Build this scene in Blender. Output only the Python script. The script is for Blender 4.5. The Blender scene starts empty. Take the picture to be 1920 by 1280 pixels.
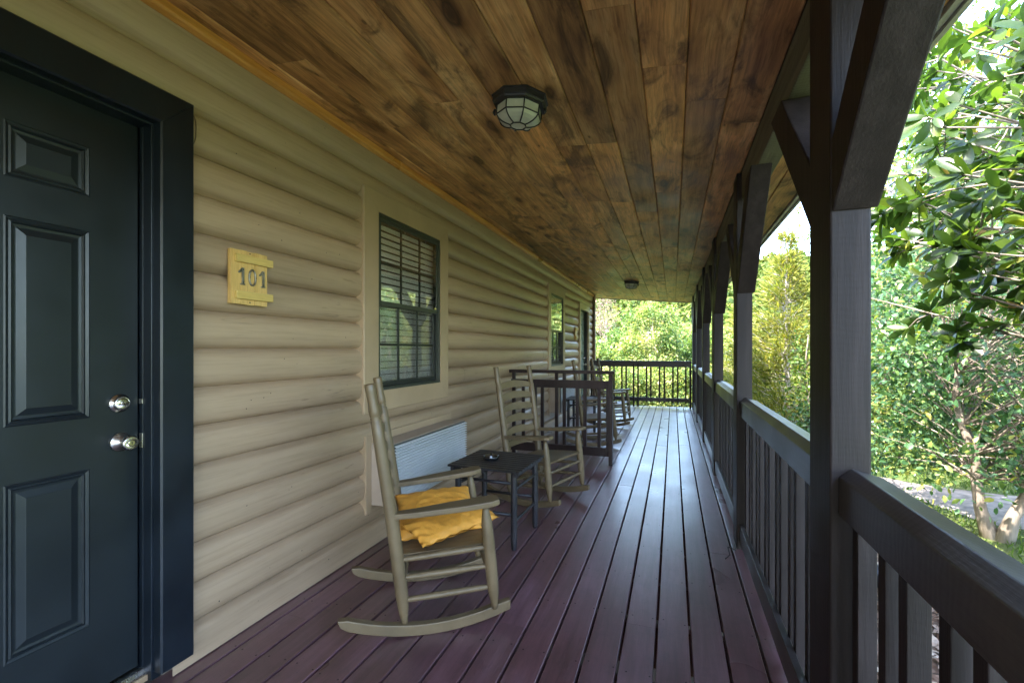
import bpy, math, random
import numpy as np
from mathutils import Vector, Matrix
random.seed(7); RNG = np.random.default_rng(11)
PI = math.pi
scene = bpy.context.scene
C = bpy.data.collections.new("Scene objects"); scene.collection.children.link(C)

# ------------------------------------------------------------------ materials
def new_mat(name):
    m = bpy.data.materials.new(name); m.use_nodes = True
    nt = m.node_tree; nt.nodes.clear()
    out = nt.nodes.new('ShaderNodeOutputMaterial')
    return m, nt, out
def N(nt, t, **kw):
    n = nt.nodes.new(t)
    for k, v in kw.items():
        if k in ('operation', 'blend_type', 'data_type', 'noise_dimensions', 'attribute_name', 'attribute_type', 'wave_type', 'bands_direction', 'feature', 'interpolation'):
            setattr(n, k, v)
        else: n.inputs[k].default_value = v
    return n
def ramp(nt, stops, inp):
    r = nt.nodes.new('ShaderNodeValToRGB')
    e = r.color_ramp.elements
    while len(e) > 1: e.remove(e[-1])
    e[0].position = stops[0][0]; e[0].color = (*stops[0][1], 1)
    for p, c in stops[1:]:
        x = e.new(p); x.color = (*c, 1)
    nt.links.new(inp, r.inputs[0]); return r
def mixc(nt, a, b, f, bt='MIX'):
    n = nt.nodes.new('ShaderNodeMix'); n.data_type = 'RGBA'; n.blend_type = bt
    for s, v in ((6, a), (7, b)):
        if hasattr(v, 'links') or hasattr(v, 'is_linked'): nt.links.new(v, n.inputs[s])
        else: n.inputs[s].default_value = (*v, 1)
    if hasattr(f, 'is_linked'): nt.links.new(f, n.inputs[0])
    else: n.inputs[0].default_value = f
    return n.outputs[2]
def mathn(nt, op, a, b=0.0):
    n = nt.nodes.new('ShaderNodeMath'); n.operation = op
    for i, v in ((0, a), (1, b)):
        if hasattr(v, 'is_linked'): nt.links.new(v, n.inputs[i])
        else: n.inputs[i].default_value = v
    return n.outputs[0]

def wood(name, cols, axis='Y', grain=26.0, rough=0.55, bump=0.25, knots=0.0, plank=False, spec=0.5, saw=0.0,
         stain=None, rrange=0.12, seam=0.0, grainmix=1.0, coat=0.0):
    """procedural timber: stretched noise along the axis, optional knots, saw marks, per-plank shifts"""
    m, nt, out = new_mat(name); L = nt.links.new
    bs = nt.nodes.new('ShaderNodeBsdfPrincipled')
    tc = nt.nodes.new('ShaderNodeTexCoord')
    co = tc.outputs['Object']
    if plank:
        at = N(nt, 'ShaderNodeAttribute', attribute_name='rnd', attribute_type='GEOMETRY')
        off = nt.nodes.new('ShaderNodeVectorMath'); off.operation = 'MULTIPLY_ADD'
        L(at.outputs['Color'], off.inputs[0]); off.inputs[1].default_value = (37, 53, 71); L(co, off.inputs[2])
        co = off.outputs[0]
    mp = nt.nodes.new('ShaderNodeMapping'); L(co, mp.inputs[0])
    s = {'X': (0.05, 1, 1), 'Y': (1, 0.05, 1), 'Z': (1, 1, 0.05)}[axis]
    mp.inputs['Scale'].default_value = s
    wn = N(nt, 'ShaderNodeTexNoise', Scale=2.2, Detail=2); L(co, wn.inputs['Vector'])
    wm = nt.nodes.new('ShaderNodeVectorMath'); wm.operation = 'MULTIPLY_ADD'
    L(wn.outputs['Color'], wm.inputs[0]); wm.inputs[1].default_value = (0.05, 0.05, 0.05); L(mp.outputs[0], wm.inputs[2])
    g1 = N(nt, 'ShaderNodeTexNoise', Scale=grain, Detail=8, Roughness=0.62); L(wm.outputs[0], g1.inputs['Vector'])
    g2 = N(nt, 'ShaderNodeTexNoise', Scale=grain * 7, Detail=4, Roughness=0.7); L(mp.outputs[0], g2.inputs['Vector'])
    big = N(nt, 'ShaderNodeTexNoise', Scale=1.7, Detail=3); L(co, big.inputs['Vector'])
    f = mathn(nt, 'ADD', mathn(nt, 'MULTIPLY', g1.outputs['Fac'], 0.55 * grainmix + 0.0), mathn(nt, 'MULTIPLY', big.outputs['Fac'], 1 - 0.55 * grainmix))
    n = len(cols)
    r = ramp(nt, [(0.34 + 0.32 * i / (n - 1), c) for i, c in enumerate(cols)], f)
    col = r.outputs[0]
    fine = ramp(nt, [(0.3, (0.72, 0.72, 0.72)), (0.62, (1.1, 1.1, 1.1))], g2.outputs['Fac'])
    col = mixc(nt, col, fine.outputs[0], 0.6 * grainmix, 'MULTIPLY')
    if knots:
        # ring-like knots: sparse, elongated voronoi cells
        mk = nt.nodes.new('ShaderNodeMapping'); L(co, mk.inputs[0])
        mk.inputs['Scale'].default_value = {'Y': (1, 0.42, 1), 'X': (0.42, 1, 1), 'Z': (1, 1, 0.42)}[axis]
        wk = N(nt, 'ShaderNodeTexNoise', Scale=14.0, Detail=2); L(mk.outputs[0], wk.inputs['Vector'])
        ak = nt.nodes.new('ShaderNodeVectorMath'); ak.operation = 'MULTIPLY_ADD'
        L(wk.outputs['Color'], ak.inputs[0]); ak.inputs[1].default_value = (0.035, 0.035, 0.035); L(mk.outputs[0], ak.inputs[2])
        v = N(nt, 'ShaderNodeTexVoronoi', Scale=4.2, Randomness=1.0); L(ak.outputs[0], v.inputs['Vector'])
        kr = ramp(nt, [(0.0, (0.10, 0.08, 0.07)), (0.07, (0.30, 0.25, 0.22)), (0.10, (0.16, 0.12, 0.10)), (0.16, (0.62, 0.56, 0.5)), (0.34, (1, 1, 1))], v.outputs['Distance'])
        col = mixc(nt, col, kr.outputs[0], knots, 'MULTIPLY')
        v2 = N(nt, 'ShaderNodeTexVoronoi', Scale=7.5, Randomness=1.0); L(ak.outputs[0], v2.inputs['Vector'])
        col = mixc(nt, col, ramp(nt, [(0.0, (0.08, 0.06, 0.05)), (0.045, (0.2, 0.15, 0.12)), (0.06, (0.75, 0.68, 0.6)), (0.12, (1, 1, 1))], v2.outputs['Distance']).outputs[0], 0.8, 'MULTIPLY')
        rg_ = N(nt, 'ShaderNodeTexNoise', Scale=95.0, Detail=3, Roughness=0.6); L(wm.outputs[0], rg_.inputs['Vector'])
        col = mixc(nt, col, ramp(nt, [(0.36, (0.6, 0.56, 0.52)), (0.5, (1, 1, 1))], rg_.outputs['Fac']).outputs[0], 0.7, 'MULTIPLY')
        # curved smudges and grey weathering
        sm = N(nt, 'ShaderNodeTexNoise', Scale=3.4, Detail=6, Roughness=0.65); sm.inputs['Distortion'].default_value = 1.1
        mg = nt.nodes.new('ShaderNodeMapping'); L(co, mg.inputs[0]); mg.inputs['Scale'].default_value = {'Y': (1.5, 0.55, 1), 'X': (0.55, 1.5, 1), 'Z': (1.5, 1.5, 0.55)}[axis]
        L(mg.outputs[0], sm.inputs['Vector'])
        sr = ramp(nt, [(0.36, (0.22, 0.19, 0.18)), (0.43, (0.72, 0.69, 0.66)), (0.49, (1.0, 1.0, 1.0)), (0.68, (1.2, 1.15, 1.08))], sm.outputs['Fac'])
        col = mixc(nt, col, sr.outputs[0], 0.8 * knots, 'MULTIPLY')
    if plank:
        pr = ramp(nt, stain or [(0.0, (0.72, 0.72, 0.72)), (1.0, (1.15, 1.15, 1.15))], N(nt, 'ShaderNodeSeparateColor').outputs[0])
        sep = [x for x in nt.nodes if x.bl_idname == 'ShaderNodeSeparateColor'][-1]
        L(at.outputs['Color'], sep.inputs[0])
        col = mixc(nt, col, pr.outputs[0], 1.0, 'MULTIPLY')
    if coat:
        wsc = N(nt, 'ShaderNodeTexNoise', Scale=9.0, Detail=9, Roughness=0.75); L(tc.outputs['Object'], wsc.inputs['Vector'])
        wr_ = ramp(nt, [(0.36, (0.7, 0.7, 0.74)), (0.48, (1, 1, 1)), (0.60, (1.05, 1.05, 1.06)), (0.72, (1.7, 1.65, 1.7))], wsc.outputs['Fac'])
        col = mixc(nt, col, wr_.outputs[0], 0.75, 'MULTIPLY')
        spk = N(nt, 'ShaderNodeTexNoise', Scale=160.0, Detail=1); L(tc.outputs['Object'], spk.inputs['Vector'])
        col = mixc(nt, col, ramp(nt, [(0.24, (0.25, 0.22, 0.22)), (0.28, (1, 1, 1))], spk.outputs['Fac']).outputs[0], 0.9, 'MULTIPLY')
    L(col, bs.inputs['Base Color'])
    rr = nt.nodes.new('ShaderNodeMapRange'); L(big.outputs['Fac'], rr.inputs[0])
    rr.inputs[1].default_value = 0.3; rr.inputs[2].default_value = 0.7
    rr.inputs[3].default_value = rough - rrange; rr.inputs[4].default_value = rough + rrange
    L(rr.outputs[0], bs.inputs['Roughness'])
    bs.inputs['Specular IOR Level'].default_value = spec
    bs.inputs['Coat Weight'].default_value = coat; bs.inputs['Coat Roughness'].default_value = 0.32
    h = mathn(nt, 'ADD', mathn(nt, 'MULTIPLY', g1.outputs['Fac'], 0.6), mathn(nt, 'MULTIPLY', g2.outputs['Fac'], 0.4))
    if saw:
        ms = nt.nodes.new('ShaderNodeMapping'); L(tc.outputs['Object'], ms.inputs[0])
        w = N(nt, 'ShaderNodeTexWave', Scale=17.0, Distortion=9.0, Detail=3.0, wave_type='BANDS', bands_direction={'X': 'X', 'Y': 'Y', 'Z': 'Z'}[axis])
        w.inputs['Detail Scale'].default_value = 0.7
        L(ms.outputs[0], w.inputs['Vector'])
        h = mathn(nt, 'ADD', h, mathn(nt, 'MULTIPLY', w.outputs['Fac'], saw))
    b = nt.nodes.new('ShaderNodeBump'); b.inputs['Strength'].default_value = bump; b.inputs['Distance'].default_value = 0.004
    L(h, b.inputs['Height']); L(b.outputs[0], bs.inputs['Normal'])
    L(bs.outputs[0], out.inputs[0])
    return m

def paint(name, col, rough=0.45, var=0.12, bump=0.05, spec=0.5, metal=0.0, nscale=6.0, dirt=0.0, streak=False):
    m, nt, out = new_mat(name); L = nt.links.new
    bs = nt.nodes.new('ShaderNodeBsdfPrincipled'); tc = nt.nodes.new('ShaderNodeTexCoord')
    mp = nt.nodes.new('ShaderNodeMapping'); L(tc.outputs['Object'], mp.inputs[0])
    if streak: mp.inputs['Scale'].default_value = (1, 0.16, 1)
    n = N(nt, 'ShaderNodeTexNoise', Scale=nscale, Detail=7, Roughness=0.6); L(mp.outputs[0], n.inputs['Vector'])
    lo = tuple(c * (1 - var) for c in col); hi = tuple(min(1, c * (1 + var)) for c in col)
    r = ramp(nt, [(0.35, lo), (0.65, hi)], n.outputs['Fac']); c = r.outputs[0]
    if dirt:
        d = N(nt, 'ShaderNodeTexNoise', Scale=nscale * 9, Detail=3, Roughness=0.5); L(mp.outputs[0], d.inputs['Vector'])
        dr = ramp(nt, [(0.26, (0.45, 0.4, 0.35)), (0.31, (1, 1, 1))], d.outputs['Fac'])
        c = mixc(nt, c, dr.outputs[0], dirt, 'MULTIPLY')
    if streak:
        gm = nt.nodes.new('ShaderNodeMapping'); L(tc.outputs['Object'], gm.inputs[0]); gm.inputs['Scale'].default_value = (1, 0.035, 1)
        gn = N(nt, 'ShaderNodeTexNoise', Scale=70.0, Detail=5, Roughness=0.7); L(gm.outputs[0], gn.inputs['Vector'])
        gr = ramp(nt, [(0.30, (0.80, 0.78, 0.75)), (0.5, (1, 1, 1)), (0.7, (1.06, 1.06, 1.06))], gn.outputs['Fac'])
        c = mixc(nt, c, gr.outputs[0], 0.8, 'MULTIPLY')
        cn = N(nt, 'ShaderNodeTexNoise', Scale=24.0, Detail=2); L(gm.outputs[0], cn.inputs['Vector'])
        cm = N(nt, 'ShaderNodeTexNoise', Scale=1.6, Detail=2); L(tc.outputs['Object'], cm.inputs['Vector'])
        cf = mathn(nt, 'MULTIPLY', ramp(nt, [(0.493, (0, 0, 0)), (0.5, (1, 1, 1)), (0.507, (0, 0, 0))], cn.outputs['Fac']).outputs[0], ramp(nt, [(0.60, (0, 0, 0)), (0.64, (1, 1, 1))], cm.outputs['Fac']).outputs[0])
        c = mixc(nt, c, (0.10, 0.075, 0.055), mathn(nt, 'MULTIPLY', cf, 0.45))
    L(c, bs.inputs['Base Color'])
    rr = nt.nodes.new('ShaderNodeMapRange'); L(n.outputs['Fac'], rr.inputs[0])
    rr.inputs[1].default_value = 0.3; rr.inputs[2].default_value = 0.7
    rr.inputs[3].default_value = max(0.02, rough - 0.07); rr.inputs[4].default_value = min(1, rough + 0.07)
    L(rr.outputs[0], bs.inputs['Roughness'])
    bs.inputs['Metallic'].default_value = metal; bs.inputs['Specular IOR Level'].default_value = spec
    n2 = N(nt, 'ShaderNodeTexNoise', Scale=nscale * 14, Detail=3); L(mp.outputs[0], n2.inputs['Vector'])
    b = nt.nodes.new('ShaderNodeBump'); b.inputs['Strength'].default_value = bump * 4; b.inputs['Distance'].default_value = 0.001
    L(n2.outputs['Fac'], b.inputs['Height']); L(b.outputs[0], bs.inputs['Normal'])
    L(bs.outputs[0], out.inputs[0]); return m

def leafmat(name, stops, trans=0.35, rough=0.45, spec=0.5, tcol=1.6, k=0.8):
    m, nt, out = new_mat(name); L = nt.links.new
    at = N(nt, 'ShaderNodeAttribute', attribute_name='rnd', attribute_type='GEOMETRY')
    stops = [(p, tuple(x * k for x in c)) for p, c in stops]
    r = ramp(nt, stops, at.outputs['Fac'])
    bs = nt.nodes.new('ShaderNodeBsdfPrincipled'); L(r.outputs[0], bs.inputs['Base Color'])
    bs.inputs['Roughness'].default_value = rough; bs.inputs['Specular IOR Level'].default_value = spec
    tr = nt.nodes.new('ShaderNodeBsdfTranslucent')
    tcx = mixc(nt, r.outputs[0], (tcol, tcol * 1.05, tcol * 0.5), 1.0, 'MULTIPLY'); L(tcx, tr.inputs['Color'])
    mx = nt.nodes.new('ShaderNodeMixShader'); mx.inputs[0].default_value = trans
    L(bs.outputs[0], mx.inputs[1]); L(tr.outputs[0], mx.inputs[2]); L(mx.outputs[0], out.inputs[0])
    return m

M = {}
M['deck'] = wood('deck_stain', [(0.08, 0.034, 0.034), (0.14, 0.062, 0.070), (0.20, 0.10, 0.118)], 'Y', 30, 0.36, 0.5, plank=True,
                 stain=[(0, (0.78, 0.78, 0.80)), (1, (1.15, 1.12, 1.15))], spec=0.8, rrange=0.1, coat=0.8)
M['ceil'] = wood('ceiling_pine', [(0.25, 0.105, 0.038), (0.60, 0.31, 0.125), (0.82, 0.52, 0.26)], 'Y', 22, 0.5, 0.35, knots=1.0, plank=True,
                 stain=[(0, (0.62, 0.62, 0.64)), (0.25, (0.85, 0.8, 0.76)), (0.5, (1.0, 0.95, 0.9)), (0.75, (1.0, 1.03, 1.02)), (1, (1.25, 1.22, 1.15))])
M['trimwood'] = wood('honey_trim', [(0.42, 0.16, 0.035), (0.6, 0.26, 0.06), (0.7, 0.36, 0.10)], 'Y', 22, 0.35, 0.2)
M['dark'] = wood('dark_stain_y', [(0.018, 0.014, 0.013), (0.036, 0.029, 0.027), (0.066, 0.055, 0.05)], 'Y', 26, 0.36, 0.4, saw=0.06, spec=0.8)
M['darkz'] = wood('dark_stain_z', [(0.012, 0.008, 0.008), (0.021, 0.0145, 0.0145), (0.040, 0.029, 0.029)], 'Z', 22, 0.55, 0.6, saw=0.03, spec=0.3)
M['darkx'] = wood('dark_stain_x', [(0.016, 0.013, 0.013), (0.032, 0.027, 0.027), (0.06, 0.052, 0.05)], 'X', 26, 0.5, 0.5, saw=0.2, spec=0.6)
M['beam'] = wood('beam_timber', [(0.07, 0.065, 0.045), (0.14, 0.13, 0.09), (0.22, 0.205, 0.145)], 'Y', 22, 0.65, 0.5, saw=0.35, spec=0.4)
M['divid'] = wood('divider_stain', [(0.012, 0.006, 0.007), (0.022, 0.011, 0.012), (0.036, 0.018, 0.02)], 'Z', 26, 0.42, 0.3, spec=0.35)
M['siding'] = paint('siding_paint', (0.395, 0.278, 0.180), 0.46, 0.16, 0.16, nscale=2.6, dirt=0.5, streak=True)
M['casing'] = paint('casing_paint', (0.40, 0.285, 0.18), 0.45, 0.08, 0.06, nscale=3)
M['door'] = paint('door_paint', (0.010, 0.014, 0.017), 0.36, 0.15, 0.03, nscale=4, spec=0.5)
M['doorcase'] = paint('door_casing_paint', (0.006, 0.010, 0.016), 0.36, 0.2, 0.05, nscale=5, spec=0.5)
M['door2'] = paint('far_door_reflection', (0.20, 0.25, 0.20), 0.28, 0.08, 0.03)  # reflection of bright trees on the dark door, put into its base colour
M['metal'] = paint('satin_nickel', (0.62, 0.57, 0.52), 0.26, 0.05, 0.0, metal=1.0, nscale=12)
M['brass'] = paint('key_brass', (0.55, 0.5, 0.3), 0.3, 0.05, 0.0, metal=1.0)
M['bronze'] = paint('window_bronze', (0.040, 0.045, 0.038), 0.4, 0.15, 0.02)
M['black'] = paint('black_metal', (0.022, 0.02, 0.024), 0.42, 0.2, 0.03)
M['blackwood'] = wood('black_table_wood', [(0.012, 0.012, 0.014), (0.02, 0.02, 0.024), (0.038, 0.038, 0.042)], 'X', 26, 0.4, 0.4, spec=0.6)
M['chair'] = paint('chair_paint', (0.158, 0.112, 0.060), 0.42, 0.14, 0.05, nscale=9, dirt=0.35)
M['acgrille'] = paint('grille_white', (0.76, 0.76, 0.77), 0.4, 0.05, 0.02)
M['acbox'] = paint('sleeve_beige', (0.42, 0.33, 0.26), 0.5, 0.07, 0.04)
M['blind'] = paint('blind_white', (0.85, 0.81, 0.76), 0.5, 0.04, 0.0)
M['inside'] = paint('inside_wall', (0.22, 0.17, 0.13), 0.8, 0.1, 0.0)
M['frost'] = paint('frosted_glass', (0.50, 0.50, 0.44), 0.22, 0.12, 0.0, nscale=9)
M['yellow'] = paint('yellow_cushion', (0.74, 0.33, 0.045), 0.6, 0.12, 0.15, nscale=14)
M['signwood'] = wood('sign_pine', [(0.52, 0.30, 0.09), (0.66, 0.42, 0.14), (0.74, 0.5, 0.2)], 'Z', 40, 0.45, 0.1)
M['signbat'] = wood('sign_batten', [(0.50, 0.33, 0.08), (0.62, 0.43, 0.13), (0.70, 0.5, 0.18)], 'Y', 40, 0.45, 0.1)
M['numeral'] = paint('pewter', (0.30, 0.28, 0.25), 0.4, 0.3, 0.1, metal=0.8, nscale=40)
M['fascia'] = paint('fascia_white', (0.5, 0.5, 0.46), 0.5, 0.06, 0.03)
M['roof'] = paint('roof_metal', (0.08, 0.09, 0.08), 0.6, 0.1)
M['screw'] = paint('screw_head', (0.03, 0.02, 0.02), 0.5, 0.1)
M['oak'] = wood('threshold_oak', [(0.25, 0.16, 0.09), (0.36, 0.25, 0.15), (0.44, 0.32, 0.2)], 'Y', 40, 0.5, 0.2)
M['brownpost'] = wood('corner_brown', [(0.18, 0.12, 0.075), (0.26, 0.18, 0.115), (0.34, 0.24, 0.16)], 'Z', 26, 0.6, 0.3)
M['bark'] = wood('bark', [(0.10, 0.075, 0.055), (0.2, 0.16, 0.125), (0.32, 0.27, 0.22)], 'Z', 12, 0.85, 1.0)
M['barkpale'] = wood('pale_bark', [(0.26, 0.22, 0.18), (0.4, 0.35, 0.3), (0.52, 0.47, 0.42)], 'Z', 12, 0.8, 0.6)
M['dirt'] = paint('soil', (0.10, 0.07, 0.05), 0.95, 0.3, 0.2, nscale=5)
M['mulch'] = paint('dead_leaf', (0.30, 0.20, 0.14), 0.8, 0.45, 0.1, nscale=9)

def glassmat():
    m, nt, out = new_mat('window_glass'); L = nt.links.new
    fr = nt.nodes.new('ShaderNodeLayerWeight'); fr.inputs['Blend'].default_value = .5
    f = mathn(nt, 'ADD', mathn(nt, 'MULTIPLY', mathn(nt, 'POWER', fr.outputs['Facing'], 2.1), 0.95), 0.06)
    gl = nt.nodes.new('ShaderNodeBsdfGlossy'); gl.inputs['Roughness'].default_value = 0.015
    tr = nt.nodes.new('ShaderNodeBsdfTransparent'); tr.inputs[0].default_value = (0.97, 0.98, 0.97, 1)
    mx = nt.nodes.new('ShaderNodeMixShader'); L(f, mx.inputs[0]); L(tr.outputs[0], mx.inputs[1]); L(gl.outputs[0], mx.inputs[2])
    tc = nt.nodes.new('ShaderNodeTexCoord'); n = N(nt, 'ShaderNodeTexNoise', Scale=2.5, Detail=1); L(tc.outputs['Object'], n.inputs['Vector'])
    b = nt.nodes.new('ShaderNodeBump'); b.inputs['Strength'].default_value = 0.08; b.inputs['Distance'].default_value = 0.02
    L(n.outputs[0], b.inputs['Height']); L(b.outputs[0], gl.inputs['Normal'])
    L(mx.outputs[0], out.inputs[0]); return m
M['glass'] = glassmat()
def screenmat():
    m, nt, out = new_mat('insect_screen'); L = nt.links.new
    d = N(nt, 'ShaderNodeBsdfDiffuse'); d.inputs[0].default_value = (0.03, 0.03, 0.03, 1)
    tr = nt.nodes.new('ShaderNodeBsdfTransparent')
    mx = nt.nodes.new('ShaderNodeMixShader'); mx.inputs[0].default_value = 0.3
    L(tr.outputs[0], mx.inputs[1]); L(d.outputs[0], mx.inputs[2]); L(mx.outputs[0], out.inputs[0]); return m
M['screen'] = screenmat()

def groundmat():
    m, nt, out = new_mat('lawn_ground'); L = nt.links.new
    bs = nt.nodes.new('ShaderNodeBsdfPrincipled'); bs.inputs['Roughness'].default_value = 0.9
    tc = nt.nodes.new('ShaderNodeTexCoord')
    n = N(nt, 'ShaderNodeTexNoise', Scale=0.6, Detail=8, Roughness=0.7); L(tc.outputs['Object'], n.inputs['Vector'])
    r = ramp(nt, [(0.3, (0.035, 0.06, 0.015)), (0.5, (0.075, 0.11, 0.022)), (0.7, (0.14, 0.155, 0.04))], n.outputs['Fac'])
    n2 = N(nt, 'ShaderNodeTexNoise', Scale=60, Detail=3); L(tc.outputs['Object'], n2.inputs['Vector'])
    c = mixc(nt, r.outputs[0], ramp(nt, [(0.3, (0.6, 0.6, 0.6)), (0.7, (1.2, 1.2, 1.2))], n2.outputs['Fac']).outputs[0], 0.8, 'MULTIPLY')
    L(c, bs.inputs['Base Color'])
    b = nt.nodes.new('ShaderNodeBump'); b.inputs['Strength'].default_value = 0.8; b.inputs['Distance'].default_value = 0.03
    L(n2.outputs['Fac'], b.inputs['Height']); L(b.outputs[0], bs.inputs['Normal'])
    L(bs.outputs[0], out.inputs[0]); return m
M['ground'] = groundmat()
M['path'] = paint('gravel_path', (0.27, 0.22, 0.20), 0.9, 0.35, 0.4, nscale=8)

# ------------------------------------------------------------------ mesh builder
class MB:
    def __init__(s): s.v = []; s.f = []; s.m = []; s.r = []; s.cur = 0; s.rnd = (0.5, 0.5, 0.5); s.sm = []; s.smooth = False; s.norecalc = False
    def face(s, idx): s.f.append(tuple(idx)); s.m.append(s.cur); s.r.append(s.rnd); s.sm.append(s.smooth)
    def add(s, vs): i = len(s.v); s.v.extend([tuple(v) for v in vs]); return i
    def box(s, x0, x1, y0, y1, z0, z1):
        i = s.add([(x0, y0, z0), (x1, y0, z0), (x1, y1, z0), (x0, y1, z0), (x0, y0, z1), (x1, y0, z1), (x1, y1, z1), (x0, y1, z1)])
        for q in ((0, 3, 2, 1), (4, 5, 6, 7), (0, 1, 5, 4), (1, 2, 6, 5), (2, 3, 7, 6), (3, 0, 4, 7)): s.face([i + k for k in q])
        return s
    def prism(s, pts, axis, a0, a1):
        """profile pts (2D) extruded along axis; for axis Y profile=(x,z); X profile=(y,z); Z profile=(x,y)"""
        def P(p, a): return {'Y': (p[0], a, p[1]), 'X': (a, p[0], p[1]), 'Z': (p[0], p[1], a)}[axis]
        n = len(pts); i = s.add([P(p, a0) for p in pts] + [P(p, a1) for p in pts])
        for k in range(n):
            k2 = (k + 1) % n; s.face([i + k, i + k2, i + n + k2, i + n + k])
        s.face([i + k for k in range(n)][::-1]); s.face([i + n + k for k in range(n)])
        return s
    def tube(s, path, radii, seg=12, cap=True):
        path = [Vector(p) for p in path]; sm = s.smooth; s.smooth = True
        rings = []; up = None
        for k, p in enumerate(path):
            d = (path[min(k + 1, len(path) - 1)] - path[max(k - 1, 0)])
            if d.length < 1e-9: d = Vector((0, 0, 1))
            d.normalize()
            if up is None:
                up = Vector((1, 0, 0)) if abs(d.x) < 0.8 else Vector((0, 1, 0))
            a = (up - d * up.dot(d)).normalized(); b = d.cross(a); up = a
            r = radii[k] if hasattr(radii, '__len__') else radii
            rings.append(s.add([p + a * (r * math.cos(2 * PI * t / seg)) + b * (r * math.sin(2 * PI * t / seg)) for t in range(seg)]))
        for k in range(len(rings) - 1):
            for t in range(seg):
                t2 = (t + 1) % seg
                s.face([rings[k] + t, rings[k] + t2, rings[k + 1] + t2, rings[k + 1] + t])
        s.smooth = False
        if cap:
            s.face([rings[0] + t for t in range(seg)][::-1]); s.face([rings[-1] + t for t in range(seg)])
        s.smooth = sm; return s
    def ribbon(s, path, widths, thick, side):
        """flat board following a path; side = unit width direction (or list)"""
        path = [Vector(p) for p in path]; n = len(path); ids = []
        for k, p in enumerate(path):
            d = (path[min(k + 1, n - 1)] - path[max(k - 1, 0)]).normalized()
            sd = Vector(side[k]) if isinstance(side, list) else Vector(side)
            up = d.cross(sd).normalized(); w = widths[k] / 2; t = thick / 2
            ids.append(s.add([p - sd * w - up * t, p + sd * w - up * t, p + sd * w + up * t, p - sd * w + up * t]))
        for k in range(n - 1):
            for t in range(4):
                t2 = (t + 1) % 4; s.face([ids[k] + t, ids[k] + t2, ids[k + 1] + t2, ids[k + 1] + t])
        s.face([ids[0] + t for t in (3, 2, 1, 0)]); s.face([ids[-1] + t for t in range(4)]); return s
    def obj(s, name, mats, parent=None, bevel=0.0, autosmooth=False):
        me = bpy.data.meshes.new(name); me.from_pydata(s.v, [], s.f)
        for mt in (mats if isinstance(mats, (list, tuple)) else [mats]): me.materials.append(mt)
        me.polygons.foreach_set('material_index', s.m); me.polygons.foreach_set('use_smooth', s.sm)
        a = me.attributes.new('rnd', 'FLOAT_COLOR', 'CORNER')
        arr = []
        for f, r in zip(s.f, s.r): arr.extend([r[0], r[1], r[2], 1.0] * len(f))
        a.data.foreach_set('color', arr)
        me.update()
        import bmesh
        if not getattr(s, 'norecalc', False):
          bm = bmesh.new(); bm.from_mesh(me); bmesh.ops.recalc_face_normals(bm, faces=bm.faces); bm.to_mesh(me); bm.free()
        o = bpy.data.objects.new(name, me); C.objects.link(o)
        if parent: o.parent = parent
        if bevel:
            b = o.modifiers.new('bevel', 'BEVEL'); b.width = bevel; b.segments = 2; b.limit_method = 'ANGLE'; b.angle_limit = math.radians(40)
        return o
def tag(o, label=None, cat=None, group=None, kind=None):
    if label: o['label'] = label
    if cat: o['category'] = cat
    if group: o['group'] = group
    if kind: o['kind'] = kind
    return o
def empty(name, loc=(0, 0, 0), rz=0, **kw):
    o = bpy.data.objects.new(name, None); C.objects.link(o); o.location = loc; o.rotation_euler = (0, 0, rz)
    o.empty_display_size = 0.1
    return tag(o, **kw)
def copy_tree(o, parent=None):
    c = o.copy(); C.objects.link(c); c.parent = parent
    for ch in [x for x in C.objects if x.parent == o and x != c]: copy_tree(ch, c)
    return c
def zc(x): return 2.585 - 0.0844 * (x + 1.83)      # underside of the sloping ceiling
YB, YE = -8.0, 11.75                                # roof extents along the porch; unseen rear lengthened to block light from behind

# ------------------------------------------------------------------ deck
mb = MB(); g0 = -0.07; pitch = 0.1405; gap = 0.0108
joists = [y for y in np.arange(-3.0, 10.8, 0.405)]
YD = 10.78
for k in range(-13, 4):
    x0 = g0 + k * pitch + gap / 2; x1 = g0 + (k + 1) * pitch - gap / 2
    if k == -13: x0 = -1.885
    y = -3.2 - random.random() * 2; rr = random.Random(k * 3 + 5)
    cuts = [-8.0]
    yy = -3.2 + rr.choice([3, 5, 7, 8]) * 0.405 * 1.0
    fixed = {-1: [2.19], 0: [], -5: [2.0], 2: [3.12], -12: [1.72], -3: [4.4], 3: [1.62]}
    if k in fixed: cs = fixed[k] + [6.2 + rr.random() * 2]
    else: cs = [rr.uniform(-1, 1.0), rr.uniform(5.0, 9.0)]
    cuts += [c for c in cs]; cuts.append(YD)
    for a, b in zip(cuts[:-1], cuts[1:]):
        mb.rnd = (rr.random(), rr.random(), rr.random())
        dz = rr.uniform(-0.0012, 0.0012); c = 0.003
        ya, yb = a + 0.0015, b - 0.0015
        mb.prism([(x0, -0.028), (x1, -0.028), (x1, dz - c), (x1 - c * 0.4, dz - c * 0.3), (x1 - c, dz), (x0 + c, dz), (x0 + c * 0.4, dz - c * 0.3), (x0, dz - c)], 'Y', ya, yb)
        mb.cur = 1
        for j in joists:
            if not (ya + 0.01 < j < yb - 0.01) or j < 0.9: continue
            for fx in (0.026, 0.114):
                if rr.random() < 0.12: continue
                cx = x0 + fx + rr.uniform(-0.006, 0.006); cy = j + rr.uniform(-0.012, 0.012)
                if cx > x1 - .008: continue
                i = mb.add([(cx + 0.0042 * math.cos(t * PI / 3), cy + 0.0042 * math.sin(t * PI / 3), dz + 0.0004) for t in range(6)]); mb.face([i + t for t in range(6)])
        mb.cur = 0
mb.cur = 2
for j in joists: mb.box(-1.9, 0.47, j - 0.019, j + 0.019, -0.22, -0.030)
mb.box(0.472, 0.51, -8.0, YD, -0.24, -0.032)
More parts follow.
